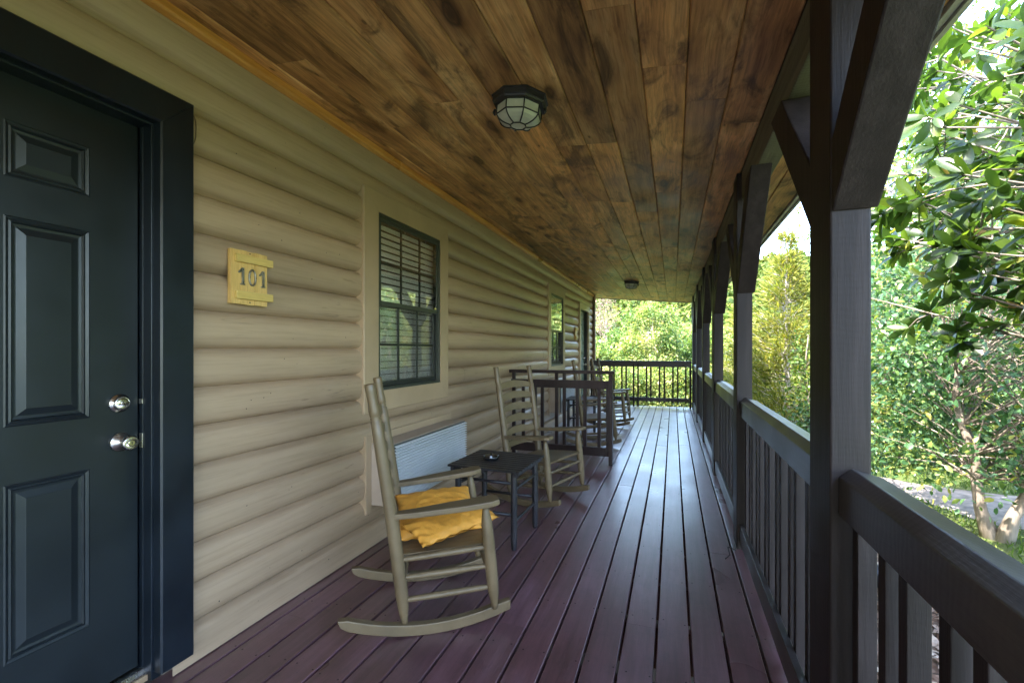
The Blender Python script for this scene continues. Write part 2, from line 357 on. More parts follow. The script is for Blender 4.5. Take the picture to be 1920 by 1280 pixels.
mb.box(-1.9, 0.51, YD + .002, YD + 0.04, -0.24, -0.004)
tag(mb.obj('porch_deck', [M['deck'], M['screw'], wood('joist_stain', [(0.05, 0.02, 0.015), (0.09, 0.035, 0.026), (0.12, 0.05, 0.035)], 'X', 20, 0.7, 0.3)]), kind='structure')

# ------------------------------------------------------------------ cabin
cabin = empty('log_cabin', (-1.9, 4, 0), label='tan log sided cabin with sloped plank porch ceiling, dark front door and sash windows', cat='cabin')
def cabobj(mb, name, mats, parent=None, bevel=0.0):
    o = mb.obj(name, mats, None, bevel); p = parent or cabin
    o.parent = p
    if p == cabin: o.location = (1.9, -4, 0)
    return o
# openings: (y0,y1,z0,z1) cut from the siding
DZ0, DZ1 = 0.078, 2.108
openings = [(0.20, 1.24, -1, 2.18), (2.46, 3.46, 0.93, 2.24), (6.96, 7.96, 0.93, 2.24), (9.36, 10.46, -1, 2.18)]
XG, XBULGE = -1.873, -1.826
joints = [0.005] + [0.146 + 0.1612 * i for i in range(0, 15)] + [2.60]
joints = [j for j in joints if j <= 2.45] + [2.62]
def segs(z, y0, y1):
    res = [(y0, y1)]
    for (a, b, c, d) in openings:
        if c < z < d:
            nr = []
            for (p, q) in res:
                if b <= p or a >= q: nr.append((p, q)); continue
                if p < a: nr.append((p, a))
                if b < q: nr.append((b, q))
            res = nr
    return res
mb = MB(); mb.smooth = True
for ci, (za, zb) in enumerate(zip(joints[:-1], joints[1:])):
    ns = 12; prof = []
    for s_ in range(ns + 1):
        t = s_ / ns; z = za + (zb - za) * t
        if ci == 0:
            x = XBULGE - 0.004 * t if t < .8 else XBULGE - 0.004 - (XBULGE - XG) * ((t - .8) / .2) ** 2
        else:
            x = XG + (XBULGE - XG) * (1 - abs(2 * t - 1) ** 2.6) ** 0.6
        if s_ == 0 and ci: x = XG - 0.006
        if s_ == ns: x = XG - 0.006
        prof.append((x, z))
    rr = random.Random(ci * 7)
    # butt joints between log lengths
    butts = sorted([rr.uniform(3.7, 10.8) for _ in range(2)])
    if ci == 13: butts = [1.33, 7.0]
    if ci == 4: butts = [3.27]
    ends = [-8.0] + butts + [11.1]
    for a_, b_ in zip(ends[:-1], ends[1:]):
        mb.rnd = (rr.random(),) * 3; dx = rr.uniform(-0.0015, 0.0015)
        def wob(y): return dx + 0.0012 * math.sin(y * 3.1 + ci * 2.3) + 0.0008 * math.sin(y * 9.7 + ci)
        runs = []
        for s_ in range(ns):
            sg = segs((prof[s_][1] + prof[s_ + 1][1]) / 2, a_ + 0.0012, b_ - 0.0012)
            if runs and runs[-1][1] == sg: runs[-1][0].append(s_ + 1)
            else: runs.append(([s_, s_ + 1], sg))
        for rows_, sg in runs:
            for (p, q) in sg:
                n = max(1, int((q - p) / 0.45)); ys = [p + (q - p) * i / n for i in range(n + 1)]
                ids_ = [mb.add([(prof[k][0] + wob(y), y, prof[k][1]) for y in ys]) for k in rows_]
                for ia, ib in zip(ids_[:-1], ids_[1:]):
                    for i in range(n): mb.face([ia + i, ia + i + 1, ib + i + 1, ib + i])
mb.norecalc = True; mb.smooth = False; mb.cur = 1
rn_ = random.Random(77)
for za, zb in zip(joints[:-1], joints[1:]):
    for k in range(16):
        y = rn_.uniform(1.35, 11.0); z = za + (zb - za) * rn_.uniform(.3, .7)
        if not any(p < y < q for p, q in segs(z, 1.34, 11.0)) or 2.3 < y < 3.6 and z > .85 and z < 2.32 or 6.8 < y < 8.1 and z > .85 and z < 2.32: continue
        rr_ = rn_.uniform(.0018, .0036); i = mb.add([(XBULGE + .0035 if za < .1 else XBULGE + .0035, y + rr_ * math.cos(t * PI / 3), z + rr_ * math.sin(t * PI / 3)) for t in range(6)]); mb.face([i + t for t in range(6)])
wall = cabobj(mb, 'wall', [M['siding'], M['screw']])
# sheathing behind siding (with the same openings)
mb = MB()
zs = [-0.6, 0.93, 2.18, 2.24, 2.9]
for z0, z1 in zip(zs[:-1], zs[1:]):
    for (p, q) in segs((z0 + z1) / 2, -8.0, 11.1): mb.box(-2.02, -1.884, p, q, z0, z1)
cabobj(mb, 'sheathing', M['inside'])
mb = MB(); mb.box(-1.90, -1.80, 11.10, 11.17, -0.3, zc(-1.8) - 0.001); mb.box(-1.80, -1.77, 11.06, 11.17, -0.3, zc(-1.77) - 0.001)
cabobj(mb, 'corner_board', M['brownpost'], bevel=0.004)
# cabin body and roofs; unseen back boxes and slab added against sun leaks
mb = MB(); mb.box(-6.88, -6.5, -8.0, 11.1, -0.6, 3.9); mb.box(-6.48, -2.025, -7.85, 10.95, 2.605, 2.665); mb.box(-6.48, -4.6, -7.88, 10.98, -0.6, 2.6); mb.box(-4.6, -2.02, 11.0, 11.1, -0.6, 3.0); mb.box(-4.6, -2.02, -8.0, -7.9, -0.6, 3.0)
cabobj(mb, 'interior_wall', M['inside'])
mb = MB()
def roofz(x): return zc(x) + 0.09
mb.prism([(0.90, roofz(0.9)), (-2.1, roofz(-2.1)), (-6.9, roofz(-2.1) + 1.3), (-6.9, roofz(-2.1) + 1.36), (-2.1, roofz(-2.1) + 0.06), (0.90, roofz(0.9) + 0.03)], 'Y', YB, YE + .05)
cabobj(mb, 'roof', M['roof'])
# ceiling boards
mb = MB(); bw = 0.178
def planks(mb, xs, seedk, ztop=0.016):
    for k, (x0, x1) in enumerate(xs):
        rr = random.Random(seedk + k * 13); y = YB + rr.uniform(-1.5, 0)
        ed = [YB]
        y = y + 2
        while y < YE:
            ed.append(y); y += rr.choice([1.2, 1.8, 2.4, 3.0, 3.6]) * rr.uniform(0.85, 1.1)
        ed.append(YE); ed = [e for e in ed if e >= YB]
        for a, b in zip(ed[:-1], ed[1:]):
            if b - a < 0.05: continue
            mb.rnd = (rr.random(), rr.random(), rr.random()); c = 0.005; dz = rr.uniform(-0.0008, 0.0008)
            A, B = x0 + 0.0012, x1 - 0.0012
            mb.prism([(A, zc(A) + ztop), (A, zc(A) + c + dz), (A + c, zc(A + c) + dz), (B - c, zc(B - c) + dz), (B, zc(B) + c + dz), (B, zc(B) + ztop)], 'Y', a + 0.001, b - 0.001)
xs = []; x = 0.41
while x > -1.86: xs.append((max(x - bw, -1.87), x)); x -= bw
planks(mb, xs, 100)
xs2 = [(0.512, 0.512 + 0.156), (0.668, 0.822)]
cabobj(mb, 'ceiling', M['ceil'])
mb = MB(); planks(mb, xs2, 900); cabobj(mb, 'soffit', M['ceil'])
mb = MB(); mb.prism([(-1.99, zc(-1.99) + 0.017), (-1.99, roofz(-1.99) - .001), (0.86, roofz(0.86) - .001), (0.86, zc(0.86) + 0.017)], 'Y', YB + .002, YE - .04); cabobj(mb, 'rafter_filling', M['inside'])
mb = MB(); mb.prism([(-1.868, 2.535), (-1.815, 2.535), (-1.80, 2.542), (-1.795, 2.552), (-1.795, zc(-1.795) - .001), (-1.868, zc(-1.868) - .001)], 'Y', YB, 11.1); cabobj(mb, 'ceiling_trim', M['trimwood'])
mb = MB(); mb.prism([(0.825, zc(.825) + 0.05), (0.825, zc(.825) - 0.012), (0.85, zc(.825) - 0.012), (0.85, zc(.825) + 0.05)], 'Y', YB, YE + .01)
mb.prism([(0.8525, zc(.825) + .075), (0.8525, zc(.825) - 0.022), (0.872, zc(.825) - 0.022), (0.90, zc(.825) + 0.06), (0.905, zc(.825) + .078)], 'Y', YB, YE + .03)
cabobj(mb, 'fascia', M['fascia'], bevel=0.002)
mb = MB(); mb.prism([(-1.87, zc(-1.87) - .018), (0.80, zc(.80) - 0.018), (0.80, zc(.8) + .06), (-1.87, zc(-1.87) + .06)], 'Y', YE + .003, YE + .03); cabobj(mb, 'gable_fascia', M['fascia'])
mb = MB(); mb.box(0.412, 0.510, YB, YE - .02, 2.222, zc(0.51) - 0.001 + 0.02); cabobj(mb, 'beam', M['beam'], bevel=0.005)

# ---- doors
def door(y1, mats, nm, label, xd=-1.907, locks=True):
    y0 = y1 - 0.91; slab, case = mats
    mb = MB()
    cols = [(y0 + .156, y0 + .374), (y1 - .374, y1 - .156)]
    rows = [(0.313, 0.858), (1.0335, 1.678), (1.796, 1.968)]
    ys = [y0, cols[0][0], cols[0][1], cols[1][0], cols[1][1], y1 - 0.003]; zs = [DZ0, *rows[0], *rows[1], *rows[2], DZ1]
    for i in range(5):
        for j in range(7):
            if i in (1, 3) and j in (1, 3, 5):
                a, b, c, d = ys[i], ys[i + 1], zs[j], zs[j + 1]
                prof = [(0, 0), (.004, .0025), (.008, .0005), (.012, -.002), (.017, .0005), (.021, -.006), (.028, -.0075), (.031, -.0075), (.050, -.0005), (.052, .0005)]
                ids = []
                for (dd, h) in prof:
                    ids.append(mb.add([(xd + h, a + dd, c + dd), (xd + h, b - dd, c + dd), (xd + h, b - dd, d - dd), (xd + h, a + dd, d - dd)]))
                for p, q in zip(ids[:-1], ids[1:]):
                    for t in range(4): t2 = (t + 1) % 4; mb.face([p + t, p + t2, q + t2, q + t])
                mb.face([ids[-1] + t for t in range(4)])
            else:
                q = mb.add([(xd, ys[i], zs[j]), (xd, ys[i + 1], zs[j]), (xd, ys[i + 1], zs[j + 1]), (xd, ys[i], zs[j + 1])]); mb.face([q, q + 1, q + 2, q + 3])
    mb.box(xd - 0.045, xd - 0.012, y0, y1 - .003, DZ0, DZ1)
    mb.prism([(xd - .012, y1 - .003), (xd, y1 - .003), (xd, y1 - .006), (xd - .012, y1 - .006)], 'Z', DZ0, DZ1)
    d = cabobj(mb, 'door', slab); d['label'] = label
    f = MB()   # jamb and stop
    for (ya, yb) in ((y1 + .001, y1 + .034), (y0 - .034, y0 - .001)): f.box(-2.0, -1.842, ya, yb, 0.03, DZ1 + .034)
    f.box(-2.0, -1.842, y0 - .001, y1 + .001, DZ1 + .001, DZ1 + .034)
    for (ya, yb) in ((y1 - .0005, y1 + .012), (y0 - .012, y0 + .0005)): f.box(xd + .004, xd + .02, ya, yb, 0.03, DZ1 + .01)
    cabobj(f, 'door_frame', case, d, 0.002)
    g = MB(); cw = 0.127; ci = 0.009; z1 = DZ1 + ci
    pr = [(-1.872, 0), (-1.806, 0), (-1.800, .006), (-1.800, cw - .006), (-1.806, cw), (-1.872, cw)]
    def side(yin, sgn):
        n = len(pr); zt_in = z1; ids = []
        i = g.add([(x, yin + sgn * w_, 0.059) for x, w_ in pr] + [(x, yin + sgn * w_, z1 + w_) for x, w_ in pr])
        for k in range(n): k2 = (k + 1) % n; g.face([i + k, i + k2, i + n + k2, i + n + k])
        g.face([i + k for k in range(n)]); g.face([i + n + k for k in range(n)])
    side(y1 + ci, 1); side(y0 - ci, -1)
    n = len(pr); i = g.add([(x, y0 - ci - w_ + .0008, z1 + w_) for x, w_ in pr] + [(x, y1 + ci + w_ - .0008, z1 + w_) for x, w_ in pr])
    for k in range(n): k2 = (k + 1) % n; g.face([i + k, i + k2, i + n + k2, i + n + k])
    cabobj(g, 'door_casing', case if locks else M['casing'], d)
    t = MB(); t.box(-2.0, -1.862, y0 - .034, y1 + .034, 0.03, 0.052); t.cur = 1; t.box(-1.99, -1.866, y0 - .03, y1 + .03, 0.0525, 0.06); t.box(-1.90, -1.88, y0 - .001, y1 + .001, 0.06, 0.072)
    cabobj(t, 'threshold', [M['oak'], M['metal']], d)
    def lathe(mb, prof, y, z, seg=40):
        mb.tube([(xd + a, y, z) for a, r in prof], [r for a, r in prof], seg)
    yk = y1 - 0.064
    k1 = MB(); lathe(k1, [(0, .033), (.004, .034), (.008, .033), (.0085, .030), (.012, .029), (.018, .015), (.024, .0125), (.032, .0125), (.036, .016), (.044, .0245), (.052, .0262), (.060, .0255), (.063, .023), (.0635, .021), (.064, .012), (.0632, .0118)], yk, .933)
    k1.cur = 1; lathe(k1, [(.062, .0115), (.0655, .0110), (.066, .009)], yk, .933, 24); k1.cur = 2; k1.box(xd + .0655, xd + .0668, yk - .0012, yk + .0012, .928, .938)
    cabobj(k1, 'door_knob', [M['metal'], M['brass'], M['black']], d)
    k2 = MB(); lathe(k2, [(0, .0325), (.004, .0335), (.009, .033), (.0095, .029), (.014, .0285), (.0145, .0265), (.022, .026), (.026, .0235), (.0262, .021), (.0262, .011)], yk - .005, 1.075)
    k2.cur = 1; lathe(k2, [(.0255, .0195), (.0268, .019), (.0272, .010)], yk - .005, 1.075); k2.cur = 0; lathe(k2, [(.027, .0095), (.0292, .009), (.0295, .006)], yk - .005, 1.075, 24)
    k2.cur = 2; k2.box(xd + .0290, xd + .0302, yk - .0062, yk - .0038, 1.070, 1.080)
    cabobj(k2, 'deadbolt', [M['metal'], M['brass'], M['black']], d)
    if locks:
        for za, zb in ((.90, .955), (1.065, 1.085)):
            s = MB(); s.box(xd + .004, xd + .0215, y1 - .0035, y1 + .001, za, zb); cabobj(s, 'strike_plate', M['metal'], d, .001)
    return d
door(1.171, (M['door'], M['doorcase']), 'door', 'near black blue six panel door with nickel knob and deadbolt')
door(10.37, (M['door2'], M['doorcase']), 'door', 'far panel door, reflected grey green put into its colour, in a tan casing', locks=False)

# ---- windows
def window(dy):
    ya, yb, za, zb = 2.536 + dy, 3.384 + dy, 1.0, 2.168; w = 0.14
    o0, o1, p0, p1 = 2.387 + dy, 3.522 + dy, 0.865, 2.30
    g = MB()
    xf, xb = -1.8125, -1.880
    def ring(outer, inner, xa_, xb_):
        A = [(outer[0], outer[2]), (outer[1], outer[2]), (outer[1], outer[3]), (outer[0], outer[3])]
        B = [(inner[0], inner[2]), (inner[1], inner[2]), (inner[1], inner[3]), (inner[0], inner[3])]
        c = .004
        A2 = [(A[0][0] + c, A[0][1] + c), (A[1][0] - c, A[1][1] + c), (A[2][0] - c, A[2][1] - c), (A[3][0] + c, A[3][1] - c)]
        # four mitred boards a hair apart
        for t in range(4):
            t2 = (t + 1) % 4; e = 0.0006
            dirv = (A2[t2][0] - A2[t][0], A2[t2][1] - A2[t][1]); ln = math.hypot(*dirv); ux, uz = dirv[0] / ln * e, dirv[1] / ln * e
            def mk(P, Q, x): return [(x, P[0] + ux, P[1] + uz), (x, Q[0] - ux, Q[1] - uz)]
            i = g.add(mk(A[t], A[t2], xb_) + mk(A[t], A[t2], xa_ - c) + mk(A2[t], A2[t2], xa_) + mk(B[t], B[t2], xa_) + mk(B[t], B[t2], xb_))
            for s_ in range(4): g.face([i + 2 * s_, i + 2 * s_ + 1, i + 2 * s_ + 3, i + 2 * s_ + 2])
            g.face([i, i + 2, i + 4, i + 6, i + 8]); g.face([i + 1, i + 3, i + 5, i + 7, i + 9])
    ring((o0, o1, p0, p1), (ya, yb, za, zb), xf, xb)
    W = cabobj(g, 'window', M['casing'])
    f = MB(); t = 0.022
    f.box(-1.872, -1.818, ya, ya + t, za, zb); f.box(-1.872, -1.818, yb - t, yb, za, zb)
    f.box(-1.872, -1.818, ya + t, yb - t, zb - t, zb); f.box(-1.872, -1.815, ya + t, yb - t, za, za + 0.02)
    cabobj(f, 'window_frame', M['bronze'], W, .0015)
    zm = 1.575
    def sash(z0, z1, xs_, name, lower):
        s = MB(); b = 0.022; Y0, Y1 = ya + t + .001, yb - t - .001
        s.box(xs_ - .02, xs_, Y0, Y0 + b, z0, z1); s.box(xs_ - .02, xs_, Y1 - b, Y1, z0, z1)
        s.box(xs_ - .02, xs_, Y0 + b, Y1 - b, z1 - b, z1); s.box(xs_ - .02, xs_ + .002, Y0 + b, Y1 - b, z0, z0 + 0.03)
        for k in (1, 2):
            yy = Y0 + b + (Y1 - Y0 - 2 * b) * k / 3; s.box(xs_ - .015, xs_ - .006, yy - .008, yy + .008, z0 + .03, z1 - b)
        zz = (z0 + z1) / 2; s.box(xs_ - .0145, xs_ - .0065, Y0 + b, Y1 - b, zz - .008, zz + .008)
        cabobj(s, 'sash', M['bronze'], W)
        p = MB(); p.box(xs_ - .0055 if not lower else xs_ - .018, xs_ - .003 if not lower else xs_ - .0155, Y0 + b, Y1 - b, z0 + .03, z1 - b); cabobj(p, 'pane', M['glass'], W)
    sash(zm - .012, zb - t - .001, -1.826, 'upper', False); sash(za + .021, zm + .012, -1.849, 'lower', True)
    sc = MB(); q = sc.add([(-1.836, ya + t, za + .02), (-1.836, yb - t, za + .02), (-1.836, yb - t, zm - .013), (-1.836, ya + t, zm - .013)]); sc.face([q, q + 1, q + 2, q + 3])
    for (a, b, c, d) in ((ya + t, ya + t + .012, za + .021, zm - .013), (yb - t - .012, yb - t, za + .021, zm - .013)): sc.cur = 1; sc.box(-1.839, -1.832, a, b, c, d)
    cabobj(sc, 'insect_screen', [M['screen'], M['bronze']], W)
    bl = MB(); z = za + .03
    while z < zb - .03:
        i = bl.add([(-1.886, ya - .03, z - .020), (-1.886, yb + .03, z - .020), (-1.902, yb + .03, z + .019), (-1.902, ya - .03, z + .019)]); bl.face([i, i + 1, i + 2, i + 3]); z += .045
    for yy in (ya + .12, (ya + yb) / 2, yb - .12): bl.box(-1.8850, -1.8840, yy - .002, yy + .002, za, zb)
    cabobj(bl, 'blind', M['blind'], W)
    return W
window(0.0)['label'] = 'near sash window with half closed blinds'
window(4.5)['label'] = 'far sash window reflecting the garden'

# ------------------------------------------------------------------ through-wall air conditioners
def ac():
    r = empty('air_conditioner', (-1.64, 2.995, 0.28), label='', cat='air conditioner')
    def lo(mb, name, m, b=0.0):
        o = mb.obj(name, m, None, b); o.parent = r; o.location = (1.64, -2.995, -0.28); return o
    y0, y1, z0, z1 = 2.47, 3.52, .281, .669
    m = MB(); m.box(-1.88, -1.665, y0 - .004, y1 + .004, z0 - .004, z1 + .004); lo(m, 'sleeve', M['acbox'], .004)
    m = MB(); m.box(-1.875, -1.815, y0 - .06, y0 - .0045, z0 - .05, z1 + .055); m.box(-1.875, -1.815, y1 + .0045, y1 + .06, z0 - .05, z1 + .055); m.box(-1.875, -1.813, y0 - .0045, y1 + .0045, z1 + .0045, z1 + .055)
    lo(m, 'trim', M['casing'], .003)
    m = MB(); m.box(-1.664, -1.658, y0, y1, z0, z1); m.box(-1.657, -1.652, y0 + .0, y0 + .006, z0, z1); lo(m, 'grille_backing', M['bronze'])
    m = MB(); n = 20; p = (z1 - z0) / n
    for i in range(n):
        z = z0 + i * p
        m.prism([(-1.6575, z + .008), (-1.638, z + .0005), (-1.6355, z + .002), (-1.6355, z + .0045), (-1.6575, z + p * .5)], 'Y', y0 + .008, y1 - .004)
    lo(m, 'grille', M['acgrille'])
    return r
a1 = ac(); tag(a1, 'white louvred wall air conditioner beneath the near window, behind the first rocking chair', group='wall air conditioners below the windows')
a2 = copy_tree(a1); a2.location.y += 4.52; a2['label'] = 'white louvred wall air conditioner beneath the far window, seen through the slatted divider'

# ------------------------------------------------------------------ door number signs
def sign(nums):
    r = empty('number_sign' if nums else 'wall_sign', (-1.815, 1.56, 1.47), label='x', cat='sign')
    def lo(mb, name, m, b=0.0):
        o = mb.obj(name, m, None, b); o.parent = r; o.location = (1.815, -1.56, -1.47); return o
    m = MB(); y = 1.467; ws = [.046, .036, .037, .036, .035]
    for i, w_ in enumerate(ws):
        m.box(-1.822, -1.803 + (i % 2) * .0006, y, y + w_ - .001, 1.471 - (i % 3) * .001, 1.709 + (i % 2) * .0015); y += w_
    lo(m, 'board', M['signwood'], .001)
    for za, zb in ((1.655, 1.688), (1.493, 1.528)):
        m = MB(); m.box(-1.802, -1.787, 1.484, 1.676, za, zb); lo(m, 'batten', M['signbat'], .001)
    for z in (1.70, 1.481):
        s = MB(); s.tube([(-1.803, 1.562, z), (-1.8015, 1.562, z)], [.003, .003], 10)
        lo(s, 'screw', M['screw'])
    if nums:
        x0, x1 = -1.802, -1.795
        for yc in (1.519, 1.626):
            m = MB(); zb, zt = 1.556, 1.632
            m.box(x0, x1, yc - .001, yc + .0085, zb + .004, zt)
            m.box(x0, x1 - .0005, yc - .0075, yc + .013, zb, zb + .0065)
            m.prism([(yc - .001, zt - .001), (yc - .0175, zt - .018), (yc - .0175, zt - .0245), (yc - .012, zt - .0245), (yc - .001, zt - .0145)], 'X', x0, x1 - .001)
            m.cur = 1
            for zz in (zt - .008, zb + .011): m.tube([(x1, yc + .0035, zz), (x1 + .0006, yc + .0035, zz)], [.0026, .0026], 8)
            lo(m, 'numeral', [M['numeral'], M['black']], .0012)
        m = MB(); yc, zcn = 1.5725, 1.594; seg = 36; rings = []
        for (ra, rb, xx) in ((.0205, .0385, x0), (.0205, .0385, x1 - .002), (.0185, .0365, x1), (.0145, .0325, x1), (.0125, .0305, x1 - .002), (.0125, .0305, x0)):
            rings.append(m.add([(xx, yc + ra * math.cos(2 * PI * t / seg), zcn + rb * math.sin(2 * PI * t / seg)) for t in range(seg)]))
        for a, b in zip(rings[:-1], rings[1:]):
            for t in range(seg): t2 = (t + 1) % seg; m.face([a + t, a + t2, b + t2, b + t])
        m.cur = 1
        for dy in (-.0165, .0165): m.tube([(x1, yc + dy, zcn), (x1 + .0006, yc + dy, zcn)], [.0026, .0026], 8)
        lo(m, 'numeral', [M['numeral'], M['black']])
    return r
s1 = sign(True); s1['label'] = 'small yellow pine plaque with pewter numerals 101 beside the near dark door'
s2 = sign(False); s2.location.y += 7.42; s2['label'] = 'small pine plaque seen edge on beside the far door'

# ------------------------------------------------------------------ ceiling lights
def ceiling_light(x, y):
    z = zc(x); r = empty('ceiling_light', (x, y, z), label='x', cat='ceiling light', group='octagonal porch ceiling lights')
    r.rotation_euler = (0, math.atan(0.0844), math.radians(8))
    def oct_ring(m, prof, seg=8, smooth=False):
        ids = []
        for (rad, zz) in prof: ids.append(m.add([(rad * math.cos(2 * PI * (t + .5) / seg), rad * math.sin(2 * PI * (t + .5) / seg), zz) for t in range(seg)]))
        for a, b in zip(ids[:-1], ids[1:]):
            for t in range(seg): t2 = (t + 1) % seg; m.face([a + t, a + t2, b + t2, b + t])
        m.face([ids[-1] + t for t in range(seg)])
    m = MB(); oct_ring(m, [(.142, -.001), (.142, -.006), (.136, -.009), (.136, -.030), (.131, -.034), (.127, -.040), (.127, -.045), (.112, -.047)])
    o = m.obj('base', M['black'], r)
    prof = [(.110, -.045), (.109, -.088), (.099, -.103), (.082, -.115), (.060, -.123), (.038, -.127)]
    m = MB(); oct_ring(m, prof); m.obj('glass_shade', M['frost'], r)
    m = MB()
    for t in range(8):
        a = 2 * PI * (t + .5) / 8
        m.tube([((rr + .002) * math.cos(a), (rr + .002) * math.sin(a), zz - .001) for rr, zz in prof], .0033, 6)
        b = 2 * PI * (t + 1.5) / 8
        for (rr, zz) in ((.111, -.088), (.040, -.128)):
            m.tube([(rr * math.cos(a), rr * math.sin(a), zz), (rr * math.cos(b), rr * math.sin(b), zz)], .0034, 6)
    m.obj('cage', M['black'], r)
    for a in (PI / 8 + PI / 4 * 7, PI / 8 + PI / 4 * 3):
        a += PI / 8; m = MB()
        cx, cy = .122 * math.cos(a), .122 * math.sin(a)
        m.tube([(cx, cy, -.045), (cx * 1.05, cy * 1.05, -.06), (cx * .99, cy * .99, -.075)], [.006, .008, .004], 8)
        m.obj('clip', M['black'], r)
    return r
l1 = ceiling_light(-0.705, 2.13); l1['label'] = 'black octagonal ceiling light with frosted panes, nearest to the camera'
l2 = copy_tree(l1); l2.location = (-0.705, 8.5, zc(-.705)); l2['label'] = 'smaller looking caged ceiling light far along the porch near its open end'

# ------------------------------------------------------------------ posts with braces
posts = [1.395, 3.235, 5.03, 6.785, 8.574, 10.34]
PX0, PX1 = 0.384, 0.474
def post():
    r = empty('porch_post', (0.43, 0.1, 0), label='x', cat='post', group='porch posts along the railing')
    def lo(mb, name, m, b=0.0):
        o = mb.obj(name, m, None, b); o.parent = r; o.location = (-0.43, -0.1, 0); return o
    rr = random.Random(4)
    m = MB(); m.box(PX0, PX1, 0.0, 0.19, -0.25, zc(PX1) - .002 + .004); lo(m, 'upright', M['darkz'], .005)
    bx0, bx1 = PX0 + .003, PX1 + .014
    T = 0.19
    for s, y0, nm in ((1, 0.192, 'brace'), (-1, -0.002, 'brace')):
        zlo = 1.625; run = 2.220 - zlo
        pts = [(y0, zlo), (y0 + s * run, 2.220), (y0 + s * (run - T), 2.220), (y0, zlo + T)]
        if s > 0: pts = [(y0, zlo), (y0 + run, 2.220), (y0 + run - T, 2.220), (y0, zlo + T)]
        m = MB(); m.prism(pts, 'X', bx0, bx1); lo(m, 'brace', M['darkz'], .005)
    return r
p0 = post(); plabels = [
 'dark timber post nearest the camera, its braces filling the upper right', 'second dark braced post from the camera, sky showing beside its brace',
 'third dark braced post, just beyond the second along the railing', 'fourth dark braced post along the railing, overlapping the third',
 'fifth slim looking dark post far along the railing', 'last dark post beside the end railing corner']
for i, y in enumerate(posts):
    p = p0 if i == 0 else copy_tree(p0)
    p.location = (0.43, y + 0.1, 0); p['label'] = plabels[i]
    if i: p.rotation_euler = (0, 0, math.radians(random.Random(i).uniform(-1.0, 1.0)))

# ------------------------------------------------------------------ railings
RP = [(.402, .845), (.402, .942), (.430, .966), (.498, .948), (.498, .930), (.445, .930), (.445, .845)]
def railing(y0, y1, label, ystart=None):
    r = empty('porch_railing', (.43, y0, 0), label=label, cat='railing', group='railing sections between the porch posts')
    def lo(mb, name, m, b=0.0):
        o = mb.obj(name, m, None, b); o.parent = r; o.location = (-.43, -y0, 0); return o
    m = MB(); m.prism(RP, 'Y', y0, y1); lo(m, 'top_rail', M['dark'], .003)
    m = MB(); m.box(.398, .424, y0, y1, .045, .16); lo(m, 'bottom_rail', M['dark'], .003)
    y = ystart if ystart is not None else y0 + .10; k = 0
    rr = random.Random(int(y0 * 10))
    while y < y1 - .04:
        for dd in (0, .096):
            if y + dd > y1 - .04: continue
            m = MB(); j = rr.uniform(-.004, .004); m.box(.4255, .4655, y + dd + j, y + dd + j + .036, .03, .929 if False else .844); lo(m, 'baluster', M['darkz'], .002)
        y += .246
    return r
lab = ['nearest railing section in the lower right foreground, beside the camera', 'railing section between the first and second posts from the camera',
       'railing section between the second and third posts', 'railing section between the third and fourth posts', 'railing section between the fourth and fifth posts', 'farthest side railing section, between the last two posts']
railing(-1.0, posts[0] - .002, lab[0], ystart=posts[0] - .246 * 9 - .06)
for i in range(5): railing(posts[i] + .192, posts[i + 1] - .002, lab[i + 1])
# end railing across the deck
def endrail():
    y = 10.62; r = empty('end_railing', (-.7, y, 0), label='dark railing across the far open end of the porch, trees behind it', cat='railing')
    def lo(mb, name, m, b=0.0):
        o = mb.obj(name, m, None, b); o.parent = r; o.location = (.7, -y, 0); return o
    m = MB(); m.box(-1.82, .372, y, y + .04, .885, .985); m.box(-1.82, .372, y - .02, y + .075, .9855, 1.02); lo(m, 'top_rail', M['darkx'], .003)
    m = MB(); m.box(-1.82, .33, y + .002, y + .036, .125, .205); lo(m, 'bottom_rail', M['darkx'], .003)
    m = MB(); m.box(.332, .372, y - .03, y + .06, 0, .883); lo(m, 'end_post', M['darkz'], .003)
    m = MB(); m.box(-1.80, -1.765, y - .004, y + .04, .2052, .884); lo(m, 'end_post', M['darkz'], .003)
    x = -1.66; k = 0
    xs = [-1.66, -1.57, -1.385, -1.29, -1.115, -1.02, -.85, -.755, -.575, -.485, -.30, -.20, -.02, .08, .245]
    for i, x in enumerate(xs):
        long = i in (6, 7)
        m = MB(); yy = y + (.037 if not long else -.0335 + .0)
        m.box(x, x + .034, yy, yy + .033, .10 if not long else .002, .884 if not long else .95); lo(m, 'baluster', M['darkz'], .002)
endrail()
